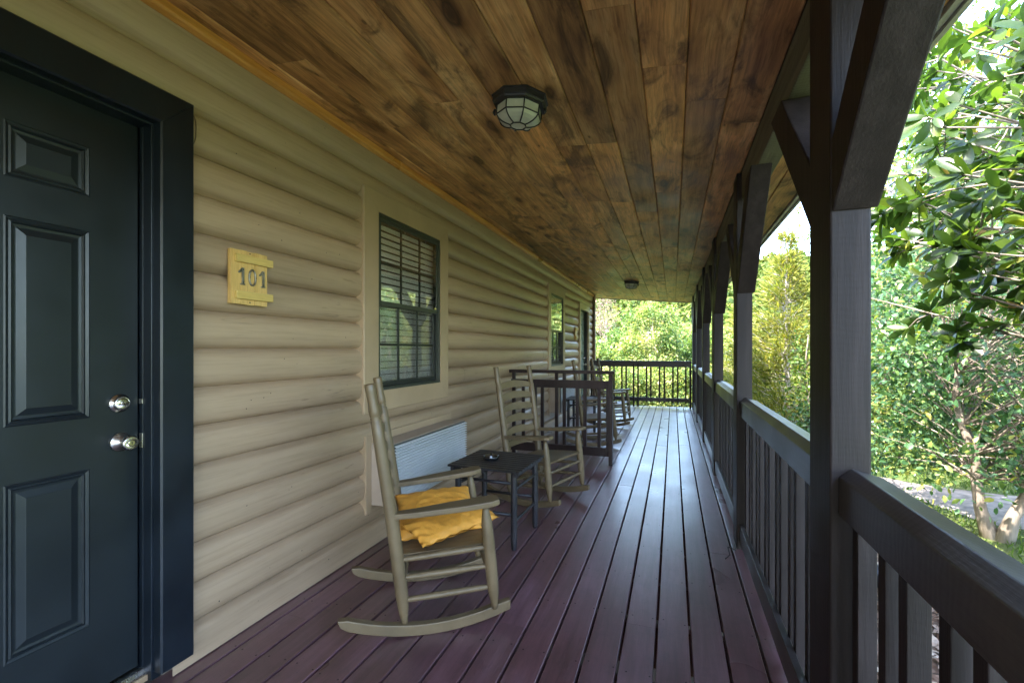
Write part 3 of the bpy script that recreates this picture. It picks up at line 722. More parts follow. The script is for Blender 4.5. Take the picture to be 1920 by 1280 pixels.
# divider screen between the two units
def divider():
    y = 5.10; r = empty('privacy_divider', (-1.2, y, 0), label='dark slatted divider standing out from the cabin wall between the two pairs of rocking chairs', cat='divider')
    def lo(mb, name, m, b=0.0):
        o = mb.obj(name, m, None, b); o.parent = r; o.location = (1.2, -y, 0); return o
    m = MB(); m.box(-1.815, -.605, y - .035, y + .055, 1.0, 1.035); lo(m, 'top_rail', M['divid'], .003)
    m = MB(); m.box(-1.80, -.695, y - .012, y + .026, .835, .925); lo(m, 'middle_rail', M['divid'], .003)
    m = MB(); m.box(-1.80, -.695, y - .012, y + .026, .095, .19); lo(m, 'bottom_rail', M['divid'], .003)
    m = MB(); m.box(-.665, -.625, y - .03, y + .06, 0.002, .998); lo(m, 'post', M['divid'], .003)
    m = MB(); m.box(-.694, -.6655, y - .012, y + .026, .095, .925); lo(m, 'post', M['divid'], .002)
    m = MB(); m.box(-1.80, -1.762, y + .027, y + .065, 0.002, .998); lo(m, 'post', M['divid'], .002)
    for x in (-1.67, -1.525, -1.44, -1.28, -1.19, -1.034, -.947, -.79):
        long = x in (-1.28, -1.19)
        m = MB()
        if long: m.box(x, x + .036, y + .027, y + .062, .03, .998)
        else: m.box(x, x + .036, y - .008, y + .0225, .1905, .8345)
        lo(m, 'baluster', M['divid'], .002)
divider()

# ------------------------------------------------------------------ rocking chair
def rocking_chair():
    r = empty('rocking_chair', (0, 0, 0), label='x', cat='rocking chair', group='tan ladder back rocking chairs')
    mt = M['chair']
    zb = lambda x: (x - .1) ** 2 / 2.06
    for s in (-1, 1):
        m = MB(); pts = []; n = 18; x0, x1 = -.285, .475
        top = [(x0 + (x1 - x0) * i / n) for i in range(n + 1)]
        prof = [(x, zb(x) + (.012 if i in (0,) else 0)) for i, x in enumerate(top)] + [(x, zb(x) + .048 - (.006 if i == n else 0)) for i, x in reversed(list(enumerate(top)))]
        prof[0] = (x0 + .012, zb(x0) + .004); prof[-1] = (x0, zb(x0) + .034)
        # prism along Y: profile (x,z)
        yb = .243 * s
        m.prism(prof, 'Y', yb - .018 * s, yb + .018 * s); m.obj('rocker', mt, r, .004)
        # back post with turned top
        yw = .235 * s; f = lambda z: -.148 * (z / 1.09) ** 1.25
        zz = [.045, .07, .12, .17, .30, .5, .7, .88, .955, .962, .968, .974, .980, 1.0, 1.04, 1.085, 1.115, 1.12]
        rd = [.012, .016, .024, .0275, .0290, .0290, .0275, .0260, .0245, .0195, .0235, .0195, .0235, .0245, .0210, .0220, .0240, .021]
        m = MB(); m.tube([(f(z), yw + s * .012 * z, z) for z in zz], rd, 18); m.obj('back_post', mt, r)
        zz = [.085, .11, .16, .20, .30, .42, .49, .53, .555]; rd = [.012, .016, .0245, .0270, .0280, .0270, .0240, .017, .014]
        m = MB(); m.tube([(.40 - .045 * (z - .085) / .47, s * .268, z) for z in zz], rd, 18); m.obj('front_leg', mt, r)
        # arm
        m = MB(); pa = []; wd = []; n = 14
        for i in range(n + 1):
            t = i / n; x = -.085 + .50 * t
            pa.append((x, s * (.244 + .03 * t), .535 + .048 * t + .022 * (math.sin(PI * t * 0.9) ** 2) * .3 - .010 * math.sin(PI * t)))
            wd.append(.034 + .066 * min(1, t * 1.5) ** 0.8 if i < n else .066)
        m.ribbon(pa, wd, .026, (0, 1, 0)); m.obj('armrest', mt, r, .005)
        # side rungs
        for (za, zf) in ((.335, .372), (.255, .285), (.155, .190)):
            m = MB(); P0 = Vector((f(za), s * .238, za)); P1 = Vector((.40 - .045 * (zf - .085) / .47, s * .268, zf))
            ts = [0, .08, .3, .5, .7, .92, 1]; rr_ = [.009, .012, .0142, .0148, .0142, .012, .009]
            m.tube([P0.lerp(P1, t) for t in ts], rr_, 10); m.obj('rung', mt, r)
    for (x, z, w_) in ((.372, .375, .268), (.381, .30, .268), (.392, .20, .268), (-.025, .34, .236), (-.016, .25, .236), (-.008, .16, .236)):
        m = MB(); ts = [-1, -.8, 0, .8, 1]; m.tube([(x, t * w_, z) for t in ts], [.008, .0105, .0125, .0105, .008], 10); m.obj('rung', mt, r)
    # seat: fanned thin boards, slightly dished
    m = MB(); nb = 9
    for i in range(nb):
        a0, a1 = -1 + 2 * i / nb, -1 + 2 * (i + 1) / nb; e = .004
        def P(a, x):
            hw = .222 + (.258 - .222) * (x + .02) / .41
            return (x, a * hw, .352 + .034 * (x + .02) / .41 - .012 * (1 - a * a) * math.sin(PI * min(1, max(0, (x + .02) / .41))))
        nx = 6; xs_ = [-.015 + .405 * k / nx for k in range(nx + 1)]
        for k in range(nx):
            c = [P(a0 + e, xs_[k]), P(a1 - e, xs_[k]), P(a1 - e, xs_[k + 1]), P(a0 + e, xs_[k + 1])]
            j = m.add(c + [(p[0], p[1], p[2] - .012) for p in c])
            m.face([j, j + 1, j + 2, j + 3]); m.face([j + 7, j + 6, j + 5, j + 4])
            m.face([j, j + 3, j + 7, j + 4]); m.face([j + 1, j + 2, j + 6, j + 5])
            if k == 0: m.face([j, j + 4, j + 5, j + 1])
            if k == nx - 1: m.face([j + 3, j + 2, j + 6, j + 7])
    m.obj('seat', mt, r)
    # ladder slats: bowed back, arched top
    for q, z0 in enumerate((.43, .53, .63, .73, .83, .925)):
        m = MB(); n = 16; H = .066; ids = []
        for i in range(n + 1):
            a = -1 + 2 * i / n; yw = .237 + .012 * z0
            y = a * (yw - .004); bow = -.030 * (1 - a * a)
            zt = z0 + H * (.62 + .45 * (1 - a ** 2) ** 1.0); zl = z0 + H * .12 * (1 - a * a)
            xb = lambda z: -.148 * (z / 1.09) ** 1.25 + bow
            ids.append(m.add([(xb(zl) - .004, y, zl), (xb(zl) + .004, y, zl), (xb(zt) + .004, y, zt), (xb(zt) - .004, y, zt)]))
        for a, b in zip(ids[:-1], ids[1:]):
            for t in range(4): t2 = (t + 1) % 4; m.face([a + t, a + t2, b + t2, b + t])
        m.face([ids[0] + t for t in (3, 2, 1, 0)]); m.face([ids[-1] + t for t in range(4)])
        m.obj('back_slat', mt, r, .0015)
    return r
c0 = rocking_chair()
def put(o, near_back, h, side=.235):
    # near_back: world position of the near (right-hand) back post foot
    o.location = (near_back[0] - math.sin(h) * side, near_back[1] + math.cos(h) * side, 0.0); o.rotation_euler = (0, 0, h)
put(c0, (-1.127, 1.774), math.radians(32)); c0['label'] = 'near tan rocking chair with yellow cushions on its seat'
c1 = copy_tree(c0); put(c1, (-1.275, 3.61), math.radians(-17)); c1['label'] = 'empty tan rocking chair beyond the black side table, in front of the divider'
c2 = copy_tree(c0); put(c2, (-1.10, 6.03), math.radians(12)); c2['label'] = 'tan rocking chair just behind the slatted divider'
c3 = copy_tree(c0); put(c3, (-1.13, 7.67), math.radians(-3)); c3['label'] = 'farthest tan rocking chair, nearest the end railing'

# ------------------------------------------------------------------ side table and ash tray
def table():
    r = empty('side_table', (-1.14, 2.955, 0), label='x', cat='table', group='black slatted side tables')
    H = .512; hx, hy = .255, .255
    m = MB(); n = 10; w_ = 2 * hy / n
    for i in range(n): m.box(-hx, hx, -hy + i * w_ + .0055, -hy + (i + 1) * w_ - .0055, H - .014, H)
    m.obj('top', M['blackwood'], r, .003)
    m = MB(); m.box(-hx + .02, -hx + .04, -hy + .01, hy - .01, H - .04, H - .0145); m.box(hx - .04, hx - .02, -hy + .01, hy - .01, H - .04, H - .0145)
    m.box(-.01, .01, -hy + .01, hy - .01, H - .035, H - .0145); m.obj('apron', M['black'], r, .002)
    k = .20
    for sx in (-1, 1):
        for sy in (-1, 1):
            m = MB(); zz = [0.0, .01, .06, .2, .4, .46, .4975]; rd = [.013, .017, .0205, .021, .021, .020, .018]
            m.tube([(sx * k, sy * k, z) for z in zz], rd, 14); m.obj('leg', M['black'], r)
    for z in (.40, .20):
        for s in (-1, 1):
            m = MB(); m.tube([(-k, s * k, z + .02), (k, s * k, z + .02)], .0095, 10); m.obj('stretcher', M['black'], r)
            m = MB(); m.tube([(s * k, -k, z - .02), (s * k, k, z - .02)], .0095, 10); m.obj('stretcher', M['black'], r)
    return r
t1 = table(); t1.rotation_euler.z = math.radians(-3); t1['label'] = 'black slatted side table with an ash tray, between the two nearest rocking chairs'
t2 = copy_tree(t1); t2.location = (-1.32, 7.15, 0); t2.rotation_euler.z = 0; t2['label'] = 'black side table behind the divider, between the two farthest rocking chairs'
m = MB(); m.tube([(0, 0, 0), (0, 0, .004), (0, 0, .020), (0, 0, .024), (0, 0, .022), (0, 0, .010), (0, 0, .009)], [.045, .052, .056, .052, .046, .042, .001], 28)
for k in range(4):
    a = k * PI / 2 + .4; m.tube([(.040 * math.cos(a), .040 * math.sin(a), .022), (.058 * math.cos(a), .058 * math.sin(a), .027)], [.006, .008], 8)
ash = m.obj('ash_tray', paint('black_glass', (0.01, 0.01, 0.012), 0.08, 0.1, 0.0, spec=0.8)); ash.location = (-1.19, 2.95, .5125)
tag(ash, 'round black ash tray on the slatted side table', 'ash tray')

# ------------------------------------------------------------------ cushions
def vnoise(p, seed):
    p = np.asarray(p); r = np.zeros(len(p)); rg = np.random.default_rng(seed)
    for k in range(10):
        d = rg.normal(size=3); d /= np.linalg.norm(d); fr = 10 + 9 * k; ph = rg.uniform(0, 6.28)
        q = p @ d * fr + ph + 1.6 * np.sin(p @ rg.normal(size=3) * 9 + ph)
        r += (1 - np.abs(np.sin(q))) ** 2 / (1 + k * .55)
    return r / 3
def cushion(name, lx, ly, T, seed, wr=.008):
    n, mm = 64, 56; vs = []; us = np.linspace(-1, 1, n); ws = np.linspace(-1, 1, mm)
    rows = []
    for side in (1, -1):
        for u in us:
            for v in ws:
                cx = 1 - .10 * (abs(v) ** 2) * (1 - abs(u)) ; pin = 1 - .07 * (1 - abs(u) ** 4)
                x = u * lx / 2 * (1 - .06 * (1 - v ** 2) * abs(u)); y = v * ly / 2 * (1 - .07 * (1 - u ** 2) * abs(v))
                t = T / 2 * max(0, 1 - abs(u) ** 3.2) ** .55 * max(0, 1 - abs(v) ** 3.2) ** .55
                rows.append((x, y, side * t, max(0, (1 - abs(u) ** 6) * (1 - abs(v) ** 6)), side))
    A = np.array(rows); nz = vnoise(A[:, :3], seed) - .55
    A[:, 2] += A[:, 4] * nz * wr * A[:, 3] * 2
    edge = 1 - A[:, 3]; A[:, 2] += edge * .004 * np.sin(A[:, 0] * 90 + A[:, 1] * 110)
    F = []
    for sidx in range(2):
        o_ = sidx * n * mm
        for i in range(n - 1):
            for j in range(mm - 1):
                q = (o_ + i * mm + j, o_ + i * mm + j + 1, o_ + (i + 1) * mm + j + 1, o_ + (i + 1) * mm + j)
                F.append(q if sidx else q[::-1])
    b = MB(); b.v = [tuple(x) for x in A[:, :3]]; b.f = F; b.m = [0] * len(F); b.r = [(.5, .5, .5)] * len(F); b.sm = [True] * len(F)
    o = b.obj(name, M['yellow']); w_ = o.modifiers.new('weld', 'WELD'); w_.merge_threshold = .0012
    return o
def place_on_chair(o, chair, lx, ly, lz, rx, ry, rz):
    Mx = Matrix.Translation(chair.location) @ Matrix.Rotation(chair.rotation_euler.z, 4, 'Z') @ Matrix.Translation((lx, ly, lz)) @ Matrix.Rotation(rz, 4, 'Z') @ Matrix.Rotation(ry, 4, 'Y') @ Matrix.Rotation(rx, 4, 'X')
    o.matrix_world = Mx
q1 = cushion('cushion', .40, .34, .115, 3, .010); tag(q1, 'plump yellow cushion at the back of the near rocking chair seat', 'cushion', 'yellow cushions on the near rocking chair')
place_on_chair(q1, c0, .155, .055, .438, math.radians(20), math.radians(-3), math.radians(4))
q2 = cushion('cushion', .46, .20, .075, 9, .009); tag(q2, 'flatter folded yellow cushion lying in front on the near rocking chair seat', 'cushion', 'yellow cushions on the near rocking chair')
place_on_chair(q2, c0, .225, -.045, .418, math.radians(14), math.radians(-3), math.radians(30))

# small black cable by the second post
m = MB(); m.tube([(.30, 3.05, .004), (.33, 3.11, .006), (.325, 3.17, .03), (.345, 3.20, .015), (.372, 3.20, .006), (.376, 3.30, .006)], .003, 6)
tag(m.obj('cable', M['black']), 'loop of thin black cable on the deck at the foot of the second post', 'cable')

exec_outdoor = True
# ================================================================== outdoors
GZ = -0.80
def hillz(x, y):
    r = math.hypot(x, y); a = math.atan2(x, y)     # 0 = straight ahead along the porch
    t = min(1, max(0, (r - 24) / 120)); t = t * t * (3 - 2 * t)
    wgt = max(0, math.cos(a * .62))
    h = 19.5 * t * wgt * (1 + .05 * math.sin(a * 9 + .6) + .05 * math.sin(a * 4.1))
    return GZ + h + (0.25 * math.sin(x * .13) * math.sin(y * .11) * min(1, max(0, (r - 14) / 20)))
mb = MB(); mb.smooth = True
rad = [0.0, 2, 4, 6, 8, 11, 14, 18, 23, 29, 36, 45, 56, 70, 86, 104, 124, 150, 190, 260, 400, 700, 1200]; na = 120; ids = []
for r in rad: ids.append(mb.add([(r * math.sin(2 * PI * t / na), r * math.cos(2 * PI * t / na), hillz(r * math.sin(2 * PI * t / na), r * math.cos(2 * PI * t / na))) for t in range(na)]))
for a, b in zip(ids[:-1], ids[1:]):
    for t in range(na): t2 = (t + 1) % na; mb.face([a + t, a + t2, b + t2, b + t])
tag(mb.obj('ground', M['ground']), kind='structure')
m = MB(); pts = [(2.9, 9.2, 8.6), (3.5, 8.75, 7.0), (4.2, 8.5, 6.8), (5, 8.4, 6.75), (7, 8.5, 6.9), (10, 9.2, 7.4), (16, 11, 9)]
i0 = m.add([(x, a, GZ + .006) for x, a, b in pts] + [(x, b, GZ + .006) for x, a, b in pts]); n = len(pts)
for k in range(n - 1): m.face([i0 + k, i0 + k + 1, i0 + n + k + 1, i0 + n + k])
tag(m.obj('path', M['path']), kind='structure')
m = MB(); m.add([(.4, -3.5, GZ + .005), (2.25, -3.5, GZ + .005), (2.1, 2, GZ + .005), (2.35, 5, GZ + .005), (2.0, 8.2, GZ + .005), (1.0, 11, GZ + .005), (-2, 11.2, GZ + .005), (-2, -3.5, GZ + .005)]); m.face(range(8))
tag(m.obj('mulch_bed', M['dirt']), kind='structure')

def leaf_template(kind):
    if kind == 'big':     # obovate, folded along midrib, curved
        ts = [0, .12, .3, .5, .7, .86, .96, 1.0]; ww = [.02, .07, .13, .17, .18, .14, .07, 0.0]
        V = []; F = []
        for t, w_ in zip(ts, ww):
            zc_ = -.16 * t * t + .03; V += [(t, -w_, zc_ + w_ * .25), (t, 0, zc_), (t, w_, zc_ + w_ * .25)]
        for k in range(len(ts) - 1):
            a = 3 * k; F += [(a, a + 3, a + 4, a + 1), (a + 1, a + 4, a + 5, a + 2)]
        return np.array(V), F
    if kind == 'mid':
        V = [(0, 0, 0), (.3, -.24, .06), (.3, 0, 0), (.3, .24, .06), (.68, -.24, .0), (.68, 0, -.05), (.68, .24, .0), (1, 0, -.16)]
        return np.array(V), [(0, 1, 2), (0, 2, 3), (1, 4, 5, 2), (2, 5, 6, 3), (4, 7, 5), (5, 7, 6)]
    if kind == 'small':
        return np.array([(0, 0, 0), (.45, -.3, .04), (1, 0, -.1), (.45, .3, .04)]), [(0, 1, 2, 3)]
    if kind == 'needle':
        return np.array([(0, -.03, 0), (.5, -.10, .03), (1, 0, -.03), (.5, .10, .03)]), [(0, 1, 2, 3)]
    if kind == 'blob':
        return np.array([(-.5, -.35, 0), (.1, -.5, .1), (.5, -.1, 0), (.35, .45, -.1), (-.3, .4, .1)]), [(0, 1, 2, 3, 4)]
def leaves(name, kind, pos, dirs, ups, sizes, rnds, mat, parent=None):
    V, F = leaf_template(kind); nV = len(V); n = len(pos)
    d = dirs / np.linalg.norm(dirs, axis=1, keepdims=True)
    s_ = np.cross(ups, d); s_ /= (np.linalg.norm(s_, axis=1, keepdims=True) + 1e-9); u = np.cross(d, s_)
    P = pos[:, None, :] + sizes[:, None, None] * (V[None, :, 0, None] * d[:, None, :] + V[None, :, 1, None] * s_[:, None, :] + V[None, :, 2, None] * u[:, None, :])
    P = P.reshape(-1, 3)
    sz = np.array([len(f) for f in F]); flat = np.concatenate([np.array(f) for f in F])
    me = bpy.data.meshes.new(name); me.vertices.add(len(P)); me.vertices.foreach_set('co', P.ravel())
    nl = len(flat) * n; me.loops.add(nl); me.loops.foreach_set('vertex_index', (flat[None, :] + (np.arange(n) * nV)[:, None]).ravel())
    me.polygons.add(len(F) * n); tot = np.tile(sz, n); st = np.concatenate([[0], np.cumsum(tot)[:-1]])
    me.polygons.foreach_set('loop_start', st); me.polygons.foreach_set('loop_total', tot) if False else None
    me.update(calc_edges=True); me.validate()
    a = me.attributes.new('rnd', 'FLOAT', 'FACE'); a.data.foreach_set('value', np.repeat(rnds, len(F)).astype(np.float32))
    me.polygons.foreach_set('use_smooth', np.ones(len(F) * n, dtype=bool) if kind in ('big', 'mid') else np.zeros(len(F) * n, dtype=bool))
    me.materials.append(mat); o = bpy.data.objects.new(name, me); C.objects.link(o)
    if parent: o.parent = parent
    return o
def rdir(n): v = RNG.normal(size=(n, 3)); return v / np.linalg.norm(v, axis=1, keepdims=True)

LM = {}
LM['magnolia'] = leafmat('magnolia_leaf', [(0, (0.018, 0.040, 0.009)), (.45, (0.045, 0.088, 0.014)), (.8, (0.10, 0.155, 0.02)), (.93, (0.23, 0.26, 0.035)), (1, (0.26, 0.17, 0.06))], .46, .3, .5, 2.0, k=.8)
LM['dogwood'] = leafmat('dogwood_leaf', [(0, (0.022, 0.06, 0.024)), (.5, (0.055, 0.12, 0.048)), (.85, (0.13, 0.19, 0.05)), (1, (0.26, 0.25, 0.05))], .34, .34, .5, 1.7, k=1.15)
LM['yellowgreen'] = leafmat('yellow_green_leaf', [(0, (0.05, 0.10, 0.025)), (.4, (0.14, 0.20, 0.05)), (.75, (0.27, 0.30, 0.09)), (1, (0.44, 0.38, 0.17))], .35, .5, .3, 1.4, k=1.0)
LM['cedar'] = leafmat('cedar_leaf', [(0, (0.07, 0.11, 0.02)), (.45, (0.19, 0.22, 0.04)), (.85, (0.36, 0.33, 0.06)), (1, (0.42, 0.30, 0.08))], .35, .6, .3, 1.4, k=.75)
LM['green'] = leafmat('mid_green_leaf', [(0, (0.03, 0.07, 0.015)), (.5, (0.08, 0.15, 0.025)), (1, (0.2, 0.27, 0.05))], .35, .5, .4, 1.5)
LM['hill'] = leafmat('hill_leaf', [(0, (0.04, 0.075, 0.02)), (.5, (0.12, 0.17, 0.04)), (.85, (0.22, 0.26, 0.06)), (1, (0.32, 0.27, 0.10))], .3, .7, .1, 1.3, k=.72)
LM['dead'] = leafmat('dead_twig', [(0, (0.24, 0.15, 0.13)), (1, (0.42, 0.3, 0.27))], .2, .8, .2, 1.1)
LM['grass'] = leafmat('grass_blade', [(0, (0.05, 0.10, 0.015)), (.6, (0.12, 0.2, 0.03)), (1, (0.24, 0.27, 0.06))], .35, .6, .3, 1.4)

def tree(name, label, cat, base, crown_c, crown_r, ncl, per, lsize, mat, kind='small', trunk_r=.08, group=None, bark='bark', seed=1, stems=1, clr=.22, low=-.5, spread=.5, trunkh=None, minz=0.12):
    """tapered trunk, one limb per leaf cluster, leaves around each cluster"""
    rg = np.random.default_rng(seed)
    r = empty(name, tuple(base), label=label, cat=cat, group=group)
    B = np.array(base, float); CC = np.array(crown_c, float) - B; CR = np.array(crown_r, float)
    dirs = rg.normal(size=(ncl, 3)); dirs /= np.linalg.norm(dirs, axis=1, keepdims=True)
    rad_ = rg.uniform(.25, 1.0, ncl) ** .55
    bump_ = 1 + .18 * np.sin(dirs[:, 0] * 5 + seed) * np.cos(dirs[:, 2] * 6 + seed * 2)
    cl = CC + dirs * (rad_ * bump_)[:, None] * CR; cl = cl[cl[:, 2] > minz]
    tb = MB(); th = trunkh if trunkh else CC[2] * .9; tops = []
    for s in range(stems):
        a = s * 2.3 + seed; lean = .0 if stems == 1 else .28
        p0 = Vector((.06 * s * math.cos(a), .06 * s * math.sin(a), -.1)); path = [p0]; rr = [trunk_r * 1.25]
        for k in range(1, 8):
            t = k / 7
            path.append(Vector((p0.x + (CC[0] * t ** 1.5) + lean * th * t * math.cos(a) + .03 * math.sin(k * 1.7 + a), p0.y + (CC[1] * t ** 1.5) + lean * th * t * math.sin(a) + .03 * math.cos(k * 2.1 + a), th * t)))
            rr.append(trunk_r * (1 - .72 * t) / (1 + .25 * (stems - 1)))
        tb.tube(path, rr, 10); tops.append(path)
    tb.obj('trunk', M[bark], r)
    lb = MB()
    for c in cl:
        path = tops[rg.integers(0, stems)]; t = min(.95, max(.3, (c[2] / max(th, .1)) * .75 + rg.uniform(-.15, .1)))
        k = int(t * 7); st = path[min(k, 7)]; e = Vector(c)
        if (e - st).length < .05: continue
        mid = st.lerp(e, .5) + Vector(rg.normal(size=3) * .05 * (e - st).length) + Vector((0, 0, .06 * (e - st).length))
        r0 = max(.004, trunk_r * .22 * (1 - .5 * t)); lb.tube([st, st.lerp(mid, .5) + Vector((0, 0, .01)), mid, e], [r0, r0 * .7, r0 * .5, r0 * .15], 6, cap=False)
    lb.obj('limbs', M[bark], r)
    n = len(cl) * per
    off = rg.normal(size=(n, 3)); off *= (np.array(crown_r) * clr)[None, :] * .9; off[:, 2] *= .7
    pos = np.repeat(cl, per, axis=0) + off
    d = off / (np.linalg.norm(off, axis=1, keepdims=True) + 1e-6) * .8 + rg.normal(size=(n, 3)) * .7; d[:, 2] -= .15
    up = rg.normal(size=(n, 3)) * .55; up[:, 2] += 1
    crn = np.repeat(rg.uniform(-.36, .3, len(cl)), per)
    rn = np.clip(rg.beta(2, 2, n) + crn, 0, 1)
    leaves('crown', kind, pos, d, up, lsize * rg.uniform(.6, 1.25, n), rn, mat, r)
    return r

# --- near magnolia whose branches reach in from the right
def magnolia():
    rg = np.random.default_rng(5); base = np.array([4.1, 3.3, GZ])
    r = empty('magnolia_tree', tuple(base), label='large leaved magnolia reaching in from the upper right with big glossy leaves', cat='tree')
    tb = MB(); tb.tube([(0, 0, -.1), (.03, .02, .6), (-.05, .05, 1.6), (.02, 0, 2.8), (-.1, .05, 4.4)], [.14, .12, .11, .08, .03], 12); tb.obj('trunk', M['bark'], r)
    lb = MB(); tips = []
    # limbs: (start height on trunk, end point in world)
    ends = []
    for k in range(84):
        y = rg.uniform(1.55, 5.2); x = rg.uniform(1.40, 3.6) + max(0, (2.6 - y)) * .1; z = rg.uniform(1.55, 3.9)
        ends.append((x, y, z))
    extra = [(1.22, 2.6, 2.05), (1.30, 2.35, 1.75), (1.2, 2.9, 2.4), (1.35, 2.7, 2.75), (1.35, 2.2, 2.35), (1.5, 2.2, 1.9), (1.5, 3.2, 2.1), (1.45, 3.4, 2.7), (1.25, 3.3, 2.3), (1.7, 2.5, 1.62), (1.42, 2.9, 1.75), (1.3, 3.0, 3.0), (1.55, 2.4, 3.1), (1.9, 2.3, 2.6), (1.75, 2.9, 3.3), (1.6, 2.1, 2.7), (1.4, 3.7, 2.0), (1.5, 3.9, 2.35), (1.45, 3.6, 2.7), (1.6, 4.1, 3.0), (1.55, 3.8, 3.3), (1.7, 4.4, 2.1), (1.8, 4.5, 2.6), (1.35, 3.2, 1.85), (1.7, 4.0, 1.75), (1.5, 3.4, 3.1), (1.9, 4.6, 3.3), (2.1, 4.4, 1.9)]
    ends += extra
    for e in ends:
        e = Vector(e) - Vector(base); h = min(4.0, max(.9, e.z * .55 + rg.uniform(-.1, .5))); st = Vector((0, 0, h))
        mid = st.lerp(e, .55) + Vector(rg.normal(size=3) * .12)
        q = [st, st.lerp(mid, .5) + Vector(rg.normal(size=3) * .05), mid, mid.lerp(e, .5) + Vector(rg.normal(size=3) * .06), e]
        lb.tube(q, [.03, .02, .013, .008, .004], 7, cap=False)
        tips.append((e, (q[4] - q[3]).normalized()))
        # side twigs
        for j in range(8):
            t = rg.uniform(.4, .98); k_ = min(3, int(t * 4)); a = q[k_].lerp(q[k_ + 1], t * 4 - k_)
            dd = Vector(rg.normal(size=3)); dd.z *= .6; dd.normalize(); dd = (dd + (q[4] - q[0]).normalized() * .7).normalized()
            L_ = rg.uniform(.14, .42); b = a + dd * L_ + Vector((0, 0, rg.uniform(-.06, .05)))
            lb.tube([a, a.lerp(b, .5) + Vector(rg.normal(size=3) * .015), b], [.006, .0045, .003], 5, cap=False)
            tips.append((b, dd))
            if rg.uniform() < .5:
                c = a.lerp(b, .6); b2 = c + (dd + Vector(rg.normal(size=3)) * .6).normalized() * rg.uniform(.1, .22)
                lb.tube([c, b2], [.004, .0025], 5, cap=False); tips.append((b2, dd))
    lb.obj('limbs', M['bark'], r)
    P = []; D = []; U = []; S = []; R = []
    for (tip, d) in tips:
        wz = tip + Vector(base)
        if wz.x < 1.05: continue
        d = Vector(d); n = int(rg.integers(7, 12)); a0 = rg.uniform(0, 6.28); tone = rg.uniform(-.2, .2)
        ax = Vector((0, 0, 1)) if abs(d.z) < .9 else Vector((1, 0, 0)); s1_ = d.cross(ax).normalized(); s2_ = d.cross(s1_)
        for k in range(n):
            a = a0 + k * 2.4; op = rg.uniform(.45, 1.35)
            l = (d * math.cos(op) + (s1_ * math.cos(a) + s2_ * math.sin(a)) * math.sin(op)); l.z -= rg.uniform(0, .35)
            P.append(tip - d * rg.uniform(0, .09)); D.append(l); u = d * .8 + Vector(rg.normal(size=3)) * .3 + Vector((0, 0, .5)); U.append(u)
            S.append(rg.uniform(.085, .155)); R.append(min(1, max(0, rg.beta(2, 2.2) + tone)))
    P, D, U, S, R = map(np.array, (P, D, U, S, R))
    leaves('crown', 'big', P, D, U, S, R, LM['magnolia'], r)
    # one seed cone
    cn = MB(); cn.tube([(0, 0, 0), (0, 0, .01), (0, 0, .03), (0, 0, .055), (0, 0, .07)], [.008, .02, .025, .018, .004], 10)
    o = cn.obj('seed_cone', M['bark'], r); o.location = Vector((1.51, 2.62, 1.66)) - Vector(base)
magnolia()

# --- small leaved trees on the right
tree('dogwood_tree', 'small leaved forked tree standing on the lawn before the path, trunk showing at lower right', 'tree', (3.32, 6.5, GZ), (3.6, 6.6, 1.35), (1.5, 1.6, 2.1), 230, 80, .08, LM['dogwood'], 'mid', .078, 'small leaved trees on the lawn', seed=3, stems=2, clr=.15, trunkh=2.1, minz=.72)
tree('dogwood_tree', 'small leaved tree behind the forked one, left of it above the railing', 'tree', (4.0, 10.4, GZ), (3.9, 10.3, 1.4), (1.15, 1.5, 1.9), 90, 75, .085, LM['dogwood'], 'mid', .07, 'small leaved trees on the lawn', seed=8, stems=2, clr=.19, trunkh=2.6)
tree('dogwood_tree', 'taller pale green tree far behind the magnolia branches on the right', 'tree', (5.7, 12.3, GZ), (5.6, 12.1, 3.9), (2.4, 2.2, 3.9), 230, 100, .11, LM['yellowgreen'], 'small', .13, 'small leaved trees on the lawn', seed=12, clr=.17)
tree('dogwood_tree', 'green tree at the right edge beyond the gravel path', 'tree', (8.2, 7.6, GZ), (7.8, 7.8, 3.2), (2.5, 2.2, 3.2), 170, 90, .11, LM['green'], 'small', .12, 'small leaved trees on the lawn', seed=15, clr=.18)
tree('leafy_shrub', 'low bright green shrub beyond the railing, below the small leaved trees', 'shrub', (2.35, 8.1, GZ), (2.35, 8.1, .0), (.55, .9, .75), 40, 60, .075, LM['dogwood'], 'mid', .03, seed=18, clr=.25)
tree('leafy_sapling', 'slender dark leaved sapling between the golden cedar and the nearest post', 'sapling', (2.02, 8.45, GZ), (2.0, 8.45, .62), (.24, .24, 1.15), 34, 20, .075, LM['green'], 'mid', .025, seed=21, clr=.3, trunkh=2.3)

for i, (x, y, lb_) in enumerate([(3.2, 9.9, 'round pale green bush just beyond the gravel path, left one'), (4.6, 10.2, 'round pale green bush beyond the gravel path, behind the forked tree'), (6.3, 10.6, 'round green bush beyond the gravel path at the right edge')]):
    tree('garden_bush', lb_, 'bush', (x, y, GZ), (x, y, -.05), (.95, .7, .85), 70, 70, .08, LM['dogwood' if i else 'yellowgreen'], 'mid', .03, 'bushes beyond the gravel path', seed=80 + i, clr=.22)
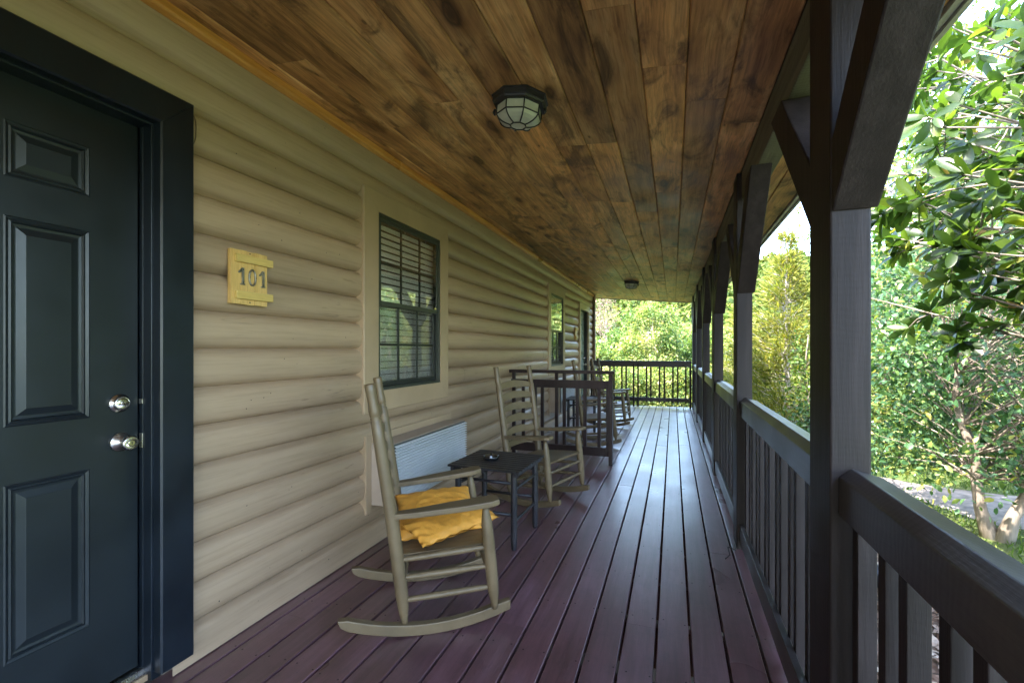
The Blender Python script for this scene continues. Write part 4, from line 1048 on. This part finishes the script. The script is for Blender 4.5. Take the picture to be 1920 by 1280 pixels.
# --- golden cedar
def cedar(base, H, R, label, seed, mat, n=230, group=None, per=54):
    rg = np.random.default_rng(seed); r = empty('cedar_tree', tuple(base), label=label, cat='tree', group=group)
    tb = MB(); tb.tube([(0, 0, -.1), (.02, 0, H * .3), (-.02, .02, H * .6), (.01, 0, H * .85), (.0, 0, H)], [.06 * H / 4, .045 * H / 4, .03 * H / 4, .012, .004], 8); tb.obj('trunk', M['barkpale'], r)
    lb = MB(); P = []; D = []; S = []
    for k in range(n):
        t = rg.uniform(.05, 1) ** .9; z0 = H * t * .97; a = rg.uniform(0, 6.28); L_ = R * (1 - t) ** 1.05 * rg.uniform(.55, 1.1) + .07 * H / 4
        rise = rg.uniform(.15, .6) * L_
        e = Vector((math.cos(a) * L_, math.sin(a) * L_, z0 + rise)); st = Vector((0, 0, z0)); mid = st.lerp(e, .5) - Vector((0, 0, .12 * L_))
        lb.tube([st, mid, e], [.008, .005, .002], 4, cap=False)
        m_ = int(per * (.35 + L_ / R) * (1 - .35 * t))
        tt = rg.uniform(.15, 1.02, m_) ** .75
        for q in tt:
            p = (st.lerp(mid, q * 2) if q < .5 else mid.lerp(e, q * 2 - 1)); d = (e - st).normalized()
            w_ = .13 * L_ * (1.15 - q) + .02
            off = Vector(rg.normal(size=3)) * w_ * .8
            P.append(p + off); dd = d * .9 + off.normalized() * .7 + Vector((0, 0, rg.uniform(-.25, .5))); D.append(dd); S.append(rg.uniform(.05, .12) * (H / 4) ** .5 * 1.15 * (1 - .2 * t))
    lb.obj('limbs', M['barkpale'], r)
    P, D, S = np.array(P), np.array(D), np.array(S); U = rdir(len(P)); Rr = np.clip(rg.beta(2.2, 2, len(P)) + .0, 0, 1)
    leaves('crown', 'needle', P, D, U, S * 1.35, Rr, mat, r)
    return r
cedar((2.12, 10.35, GZ), 4.45, 1.35, 'golden green cedar with a thin feathery tip against the sky', 31, LM['cedar'], n=420, group='cedars beside the porch')
cedar((1.75, 13.4, GZ), 3.6, 1.35, 'broader golden cedar behind the thin tipped one, seen between the far posts', 33, LM['cedar'], n=260, group='cedars beside the porch')

# --- thicket beyond the end of the porch
thick = [(-0.75, 17.2, 3.6, 1.15, 'yellowgreen', 'barkpale', 'yellow green tree with a pale trunk in the middle of the open porch end'),
         (-3.3, 17.5, 2.6, 1.2, 'yellowgreen', 'bark', 'bushy yellow green tree next to the cabin corner'),
         (1.55, 18.5, 2.7, 1.4, 'green', 'bark', 'darker green tree just left of the last post'),
         (-2.1, 21.0, 2.8, 1.5, 'green', 'bark', 'mid green tree behind the pale trunked one, to its left'),
         (0.6, 24.0, 3.6, 1.7, 'yellowgreen', 'bark', 'tall yellow green tree behind the pale trunked one, to its right'),
         (4.3, 20.5, 2.7, 1.6, 'yellowgreen', 'bark', 'yellow green tree seen between the far posts'),
         (7.2, 24, 2.9, 2.0, 'green', 'bark', 'green tree beyond the cedars')]
for i, (x, y, h, rr_, mt_, bk, lb_) in enumerate(thick):
    g_ = hillz(x, y)
    tree('thicket_tree', lb_, 'tree', (x, y, g_), (x, y, g_ + h * .62), (rr_, rr_, h * .42), 130, 85, .115, LM[mt_], 'small', .09, 'trees beyond the open end of the porch', bk, seed=40 + i, clr=.125)
bush = [(-2.9, 14.3), (-1.7, 14.0), (-.5, 14.4), (.7, 14.1), (1.9, 15.2), (-3.6, 15.8), (-1.1, 15.6), (3.2, 16.2)]
for i, (x, y) in enumerate(bush):
    lbs = ['bright yellow green bush at the left foot of the end railing', 'bright bush behind the farthest rocking chair', 'bright bush behind the middle of the end railing', 'bright bush behind the right part of the end railing',
           'yellow green bush right of the end railing corner', 'yellow green bush hard against the cabin corner line', 'second row bush behind the middle of the end railing', 'yellow green bush beyond the far posts']
    tree('thicket_bush', lbs[i], 'bush', (x, y, GZ), (x, y, .05), (1.0, .8, .85), 80, 70, .09, LM['yellowgreen'], 'small', .03, 'low bushes beyond the end railing', seed=60 + i, clr=.22)
# dead pinkish tree
r = tree('dead_tree', 'bare pinkish brown dead tree among the green ones near the cabin corner', 'tree', (-3.35, 24.5, hillz(-3.35, 24.5)), (-3.35, 24.5, 3.2), (.6, .6, 1.3), 40, 40, .13, LM['dead'], 'needle', .07, seed=77, clr=.3)

# --- small white shed up the slope
sx, sy = -5.35, 40.5; sz = hillz(sx, sy)
r = empty('shed', (sx, sy, sz), label='tiny white shed half hidden by foliage left of the end railing', cat='shed')
zb_ = .2
m = MB(); m.prism([(-.7, 0), (.7, 0), (.7, 2.0), (0, 2.5), (-.7, 2.0)], 'Y', -.7, .7); m.obj('wall', paint('shed_white', (.75, .72, .72), .6, .05), r)
m = MB(); m.prism([(-.85, 1.93), (0, 2.55), (.85, 1.93), (.85, 2.0), (0, 2.64), (-.85, 2.0)], 'Y', -.8, .8); m.obj('roof', paint('shed_roof', (.6, .56, .56), .6, .05), r)
m = MB(); m.box(-.3, .3, -.73, -.705, .0, 1.8); m.obj('door', paint('shed_door', (.45, .42, .42), .6, .05), r)

# --- forest on the hill: one mass
rg = np.random.default_rng(99); P = []; S = []; R = []; D = []
nt_ = 0
for _ in range(2600):
    a = rg.uniform(-.42, .75); rr_ = rg.uniform(34, 150); x, y = rr_ * math.sin(a), rr_ * math.cos(a)
    z = hillz(x, y); H = rg.uniform(3, 5.5) * (1 if rr_ > 60 else .8); w_ = H * rg.uniform(.26, .4); tone = rg.uniform(-.3, .25); k = 60
    u = rg.normal(size=(k, 3)); u /= np.linalg.norm(u, axis=1, keepdims=True); u *= rg.uniform(.55, 1, (k, 1)) ** .5
    u[:, 2] = u[:, 2] * .5 + .5
    conic = (1.25 - u[:, 2])[:, None]
    p = np.column_stack([x + u[:, 0] * w_ * conic[:, 0], y + u[:, 1] * w_ * conic[:, 0], z + .3 + u[:, 2] * H])
    P.append(p); S.append(np.full(k, .0042 * rr_ + .45) * rg.uniform(.6, 1.2, k)); R.append(np.clip(rg.beta(2, 2, k) + tone, 0, 1)); D.append(u)
P = np.concatenate(P); S = np.concatenate(S); R = np.concatenate(R); D = np.concatenate(D)
U = D + rg.normal(size=D.shape) * .5
DD = np.cross(U, rg.normal(size=D.shape))
tag(leaves('forest', 'blob', P, DD, U, S * .75, R, LM['hill']), 'wooded hillside rising beyond the porch to the skyline', 'forest', kind='stuff')

# --- radio mast on the ridge
mx_, my_ = 34.0, 150.0; mz = hillz(mx_, my_)
m = MB(); zt = 1.27 + (655 - 385) * (my_ * .9435 - mx_ * .3313) / 860
for sx_, sy_ in ((-.35, -.2), (.35, -.2), (0, .4)): m.tube([(sx_, sy_, 0), (sx_ * .8, sy_ * .8, zt - mz)], .05, 5)
z = 0; k = 0
while z < zt - mz - 1: m.tube([(-.33 if k % 2 else .33, -.2, z), (.33 if k % 2 else -.33, -.2, z + 1)], .03, 4); z += 1; k += 1
o = m.obj('radio_mast', paint('mast_grey', (.3, .3, .33), .6, .1)); o.location = (mx_, my_, mz); tag(o, 'thin lattice mast on the wooded ridge against the sky', 'mast')

# --- grass and leaf litter
n = 26000; x = rg.uniform(1.9, 8.5, n); y = rg.uniform(3.2, 12.5, n)
pl = np.interp(x, [p[0] for p in pts], [p[2] for p in pts]); ph = np.interp(x, [p[0] for p in pts], [p[1] for p in pts])
keep = ~((x > 2.9) & (y > pl) & (y < ph)) & (x > 2.15 + .1 * np.sin(y * 3)); x, y = x[keep], y[keep]; n = len(x)
pos = np.column_stack([x, y, np.full(n, GZ)]); d = rg.normal(size=(n, 3)) * .45; d[:, 2] = 1
tag(leaves('grass', 'needle', pos, d, rdir(n), rg.uniform(.04, .10, n), rg.uniform(0, 1, n), LM['grass']), 'short green lawn grass beyond the mulch bed', 'grass', kind='stuff')
n = 5200; x = rg.uniform(.55, 2.5, n); y = rg.uniform(-.5, 7.5, n); pos = np.column_stack([x, y, GZ + .012 + rg.uniform(0, .03, n)])
d = rg.normal(size=(n, 3)); d[:, 2] *= .25; u = rg.normal(size=(n, 3)) * .35; u[:, 2] += 1
LM['litter'] = leafmat('litter_leaf', [(0, (0.12, 0.07, 0.045)), (.5, (0.27, 0.17, 0.12)), (1, (0.5, 0.4, 0.32))], .1, .7, .3, 1.0)
tag(leaves('leaf_litter', 'mid', pos, d, u, rg.uniform(.06, .14, n), rg.uniform(0, 1, n), LM['litter']), 'dry brown fallen leaves covering the bed beside the deck', 'fallen leaves', kind='stuff')
m = MB(); ra = []; pa = []
for k in range(220):
    t = k / 219; pa.append((1.5 + .35 * t + .05 * math.sin(t * 5), 4.0 + 1.7 * t, GZ + .075)); ra.append(.050 if k % 2 else .056)
m.tube(pa, ra, 12); tag(m.obj('drain_pipe', M['black']), 'black corrugated drain pipe lying on the mulch below the near railing', 'pipe')

# ------------------------------------------------------------------ camera, light, sky
cam = bpy.data.cameras.new('Camera'); cam.sensor_width = 36; cam.lens = 860 / 1920 * 36; cam.shift_y = 15 / 1920; cam.clip_end = 3000; cam.clip_start = .02
co = bpy.data.objects.new('Camera', cam); C.objects.link(co); co.location = (0, 0, 1.27); co.rotation_euler = (PI / 2, 0, math.atan(302 / 860))
scene.camera = co
sd = Vector((-.50, -.52, .95)).normalized()
sun = bpy.data.lights.new('Sun', 'SUN'); sun.energy = 2.0; sun.angle = math.radians(.5); sun.color = (1, .95, .86)
so = bpy.data.objects.new('Sun', sun); C.objects.link(so); so.rotation_euler = sd.to_track_quat('Z', 'Y').to_euler()
wd = bpy.data.worlds.new('World'); scene.world = wd; wd.use_nodes = True; nt = wd.node_tree
bg = nt.nodes['Background']; sk = nt.nodes.new('ShaderNodeTexSky'); sk.sky_type = 'NISHITA'; sk.sun_disc = False
sk.sun_elevation = math.asin(sd.z); sk.sun_rotation = math.atan2(sd.x, sd.y); sk.air_density = 1.0; sk.dust_density = 1.6; sk.ozone_density = 0.8
nt.links.new(sk.outputs[0], bg.inputs[0]); bg.inputs[1].default_value = .15
scene.view_settings.view_transform = 'Standard'; scene.view_settings.look = 'None'; scene.view_settings.exposure = 4.0
scene.view_settings.gamma = 1.0
scene.render.engine = 'CYCLES'
scene.cycles.max_bounces = 10; scene.cycles.diffuse_bounces = 6; scene.cycles.glossy_bounces = 4; scene.cycles.transparent_max_bounces = 12
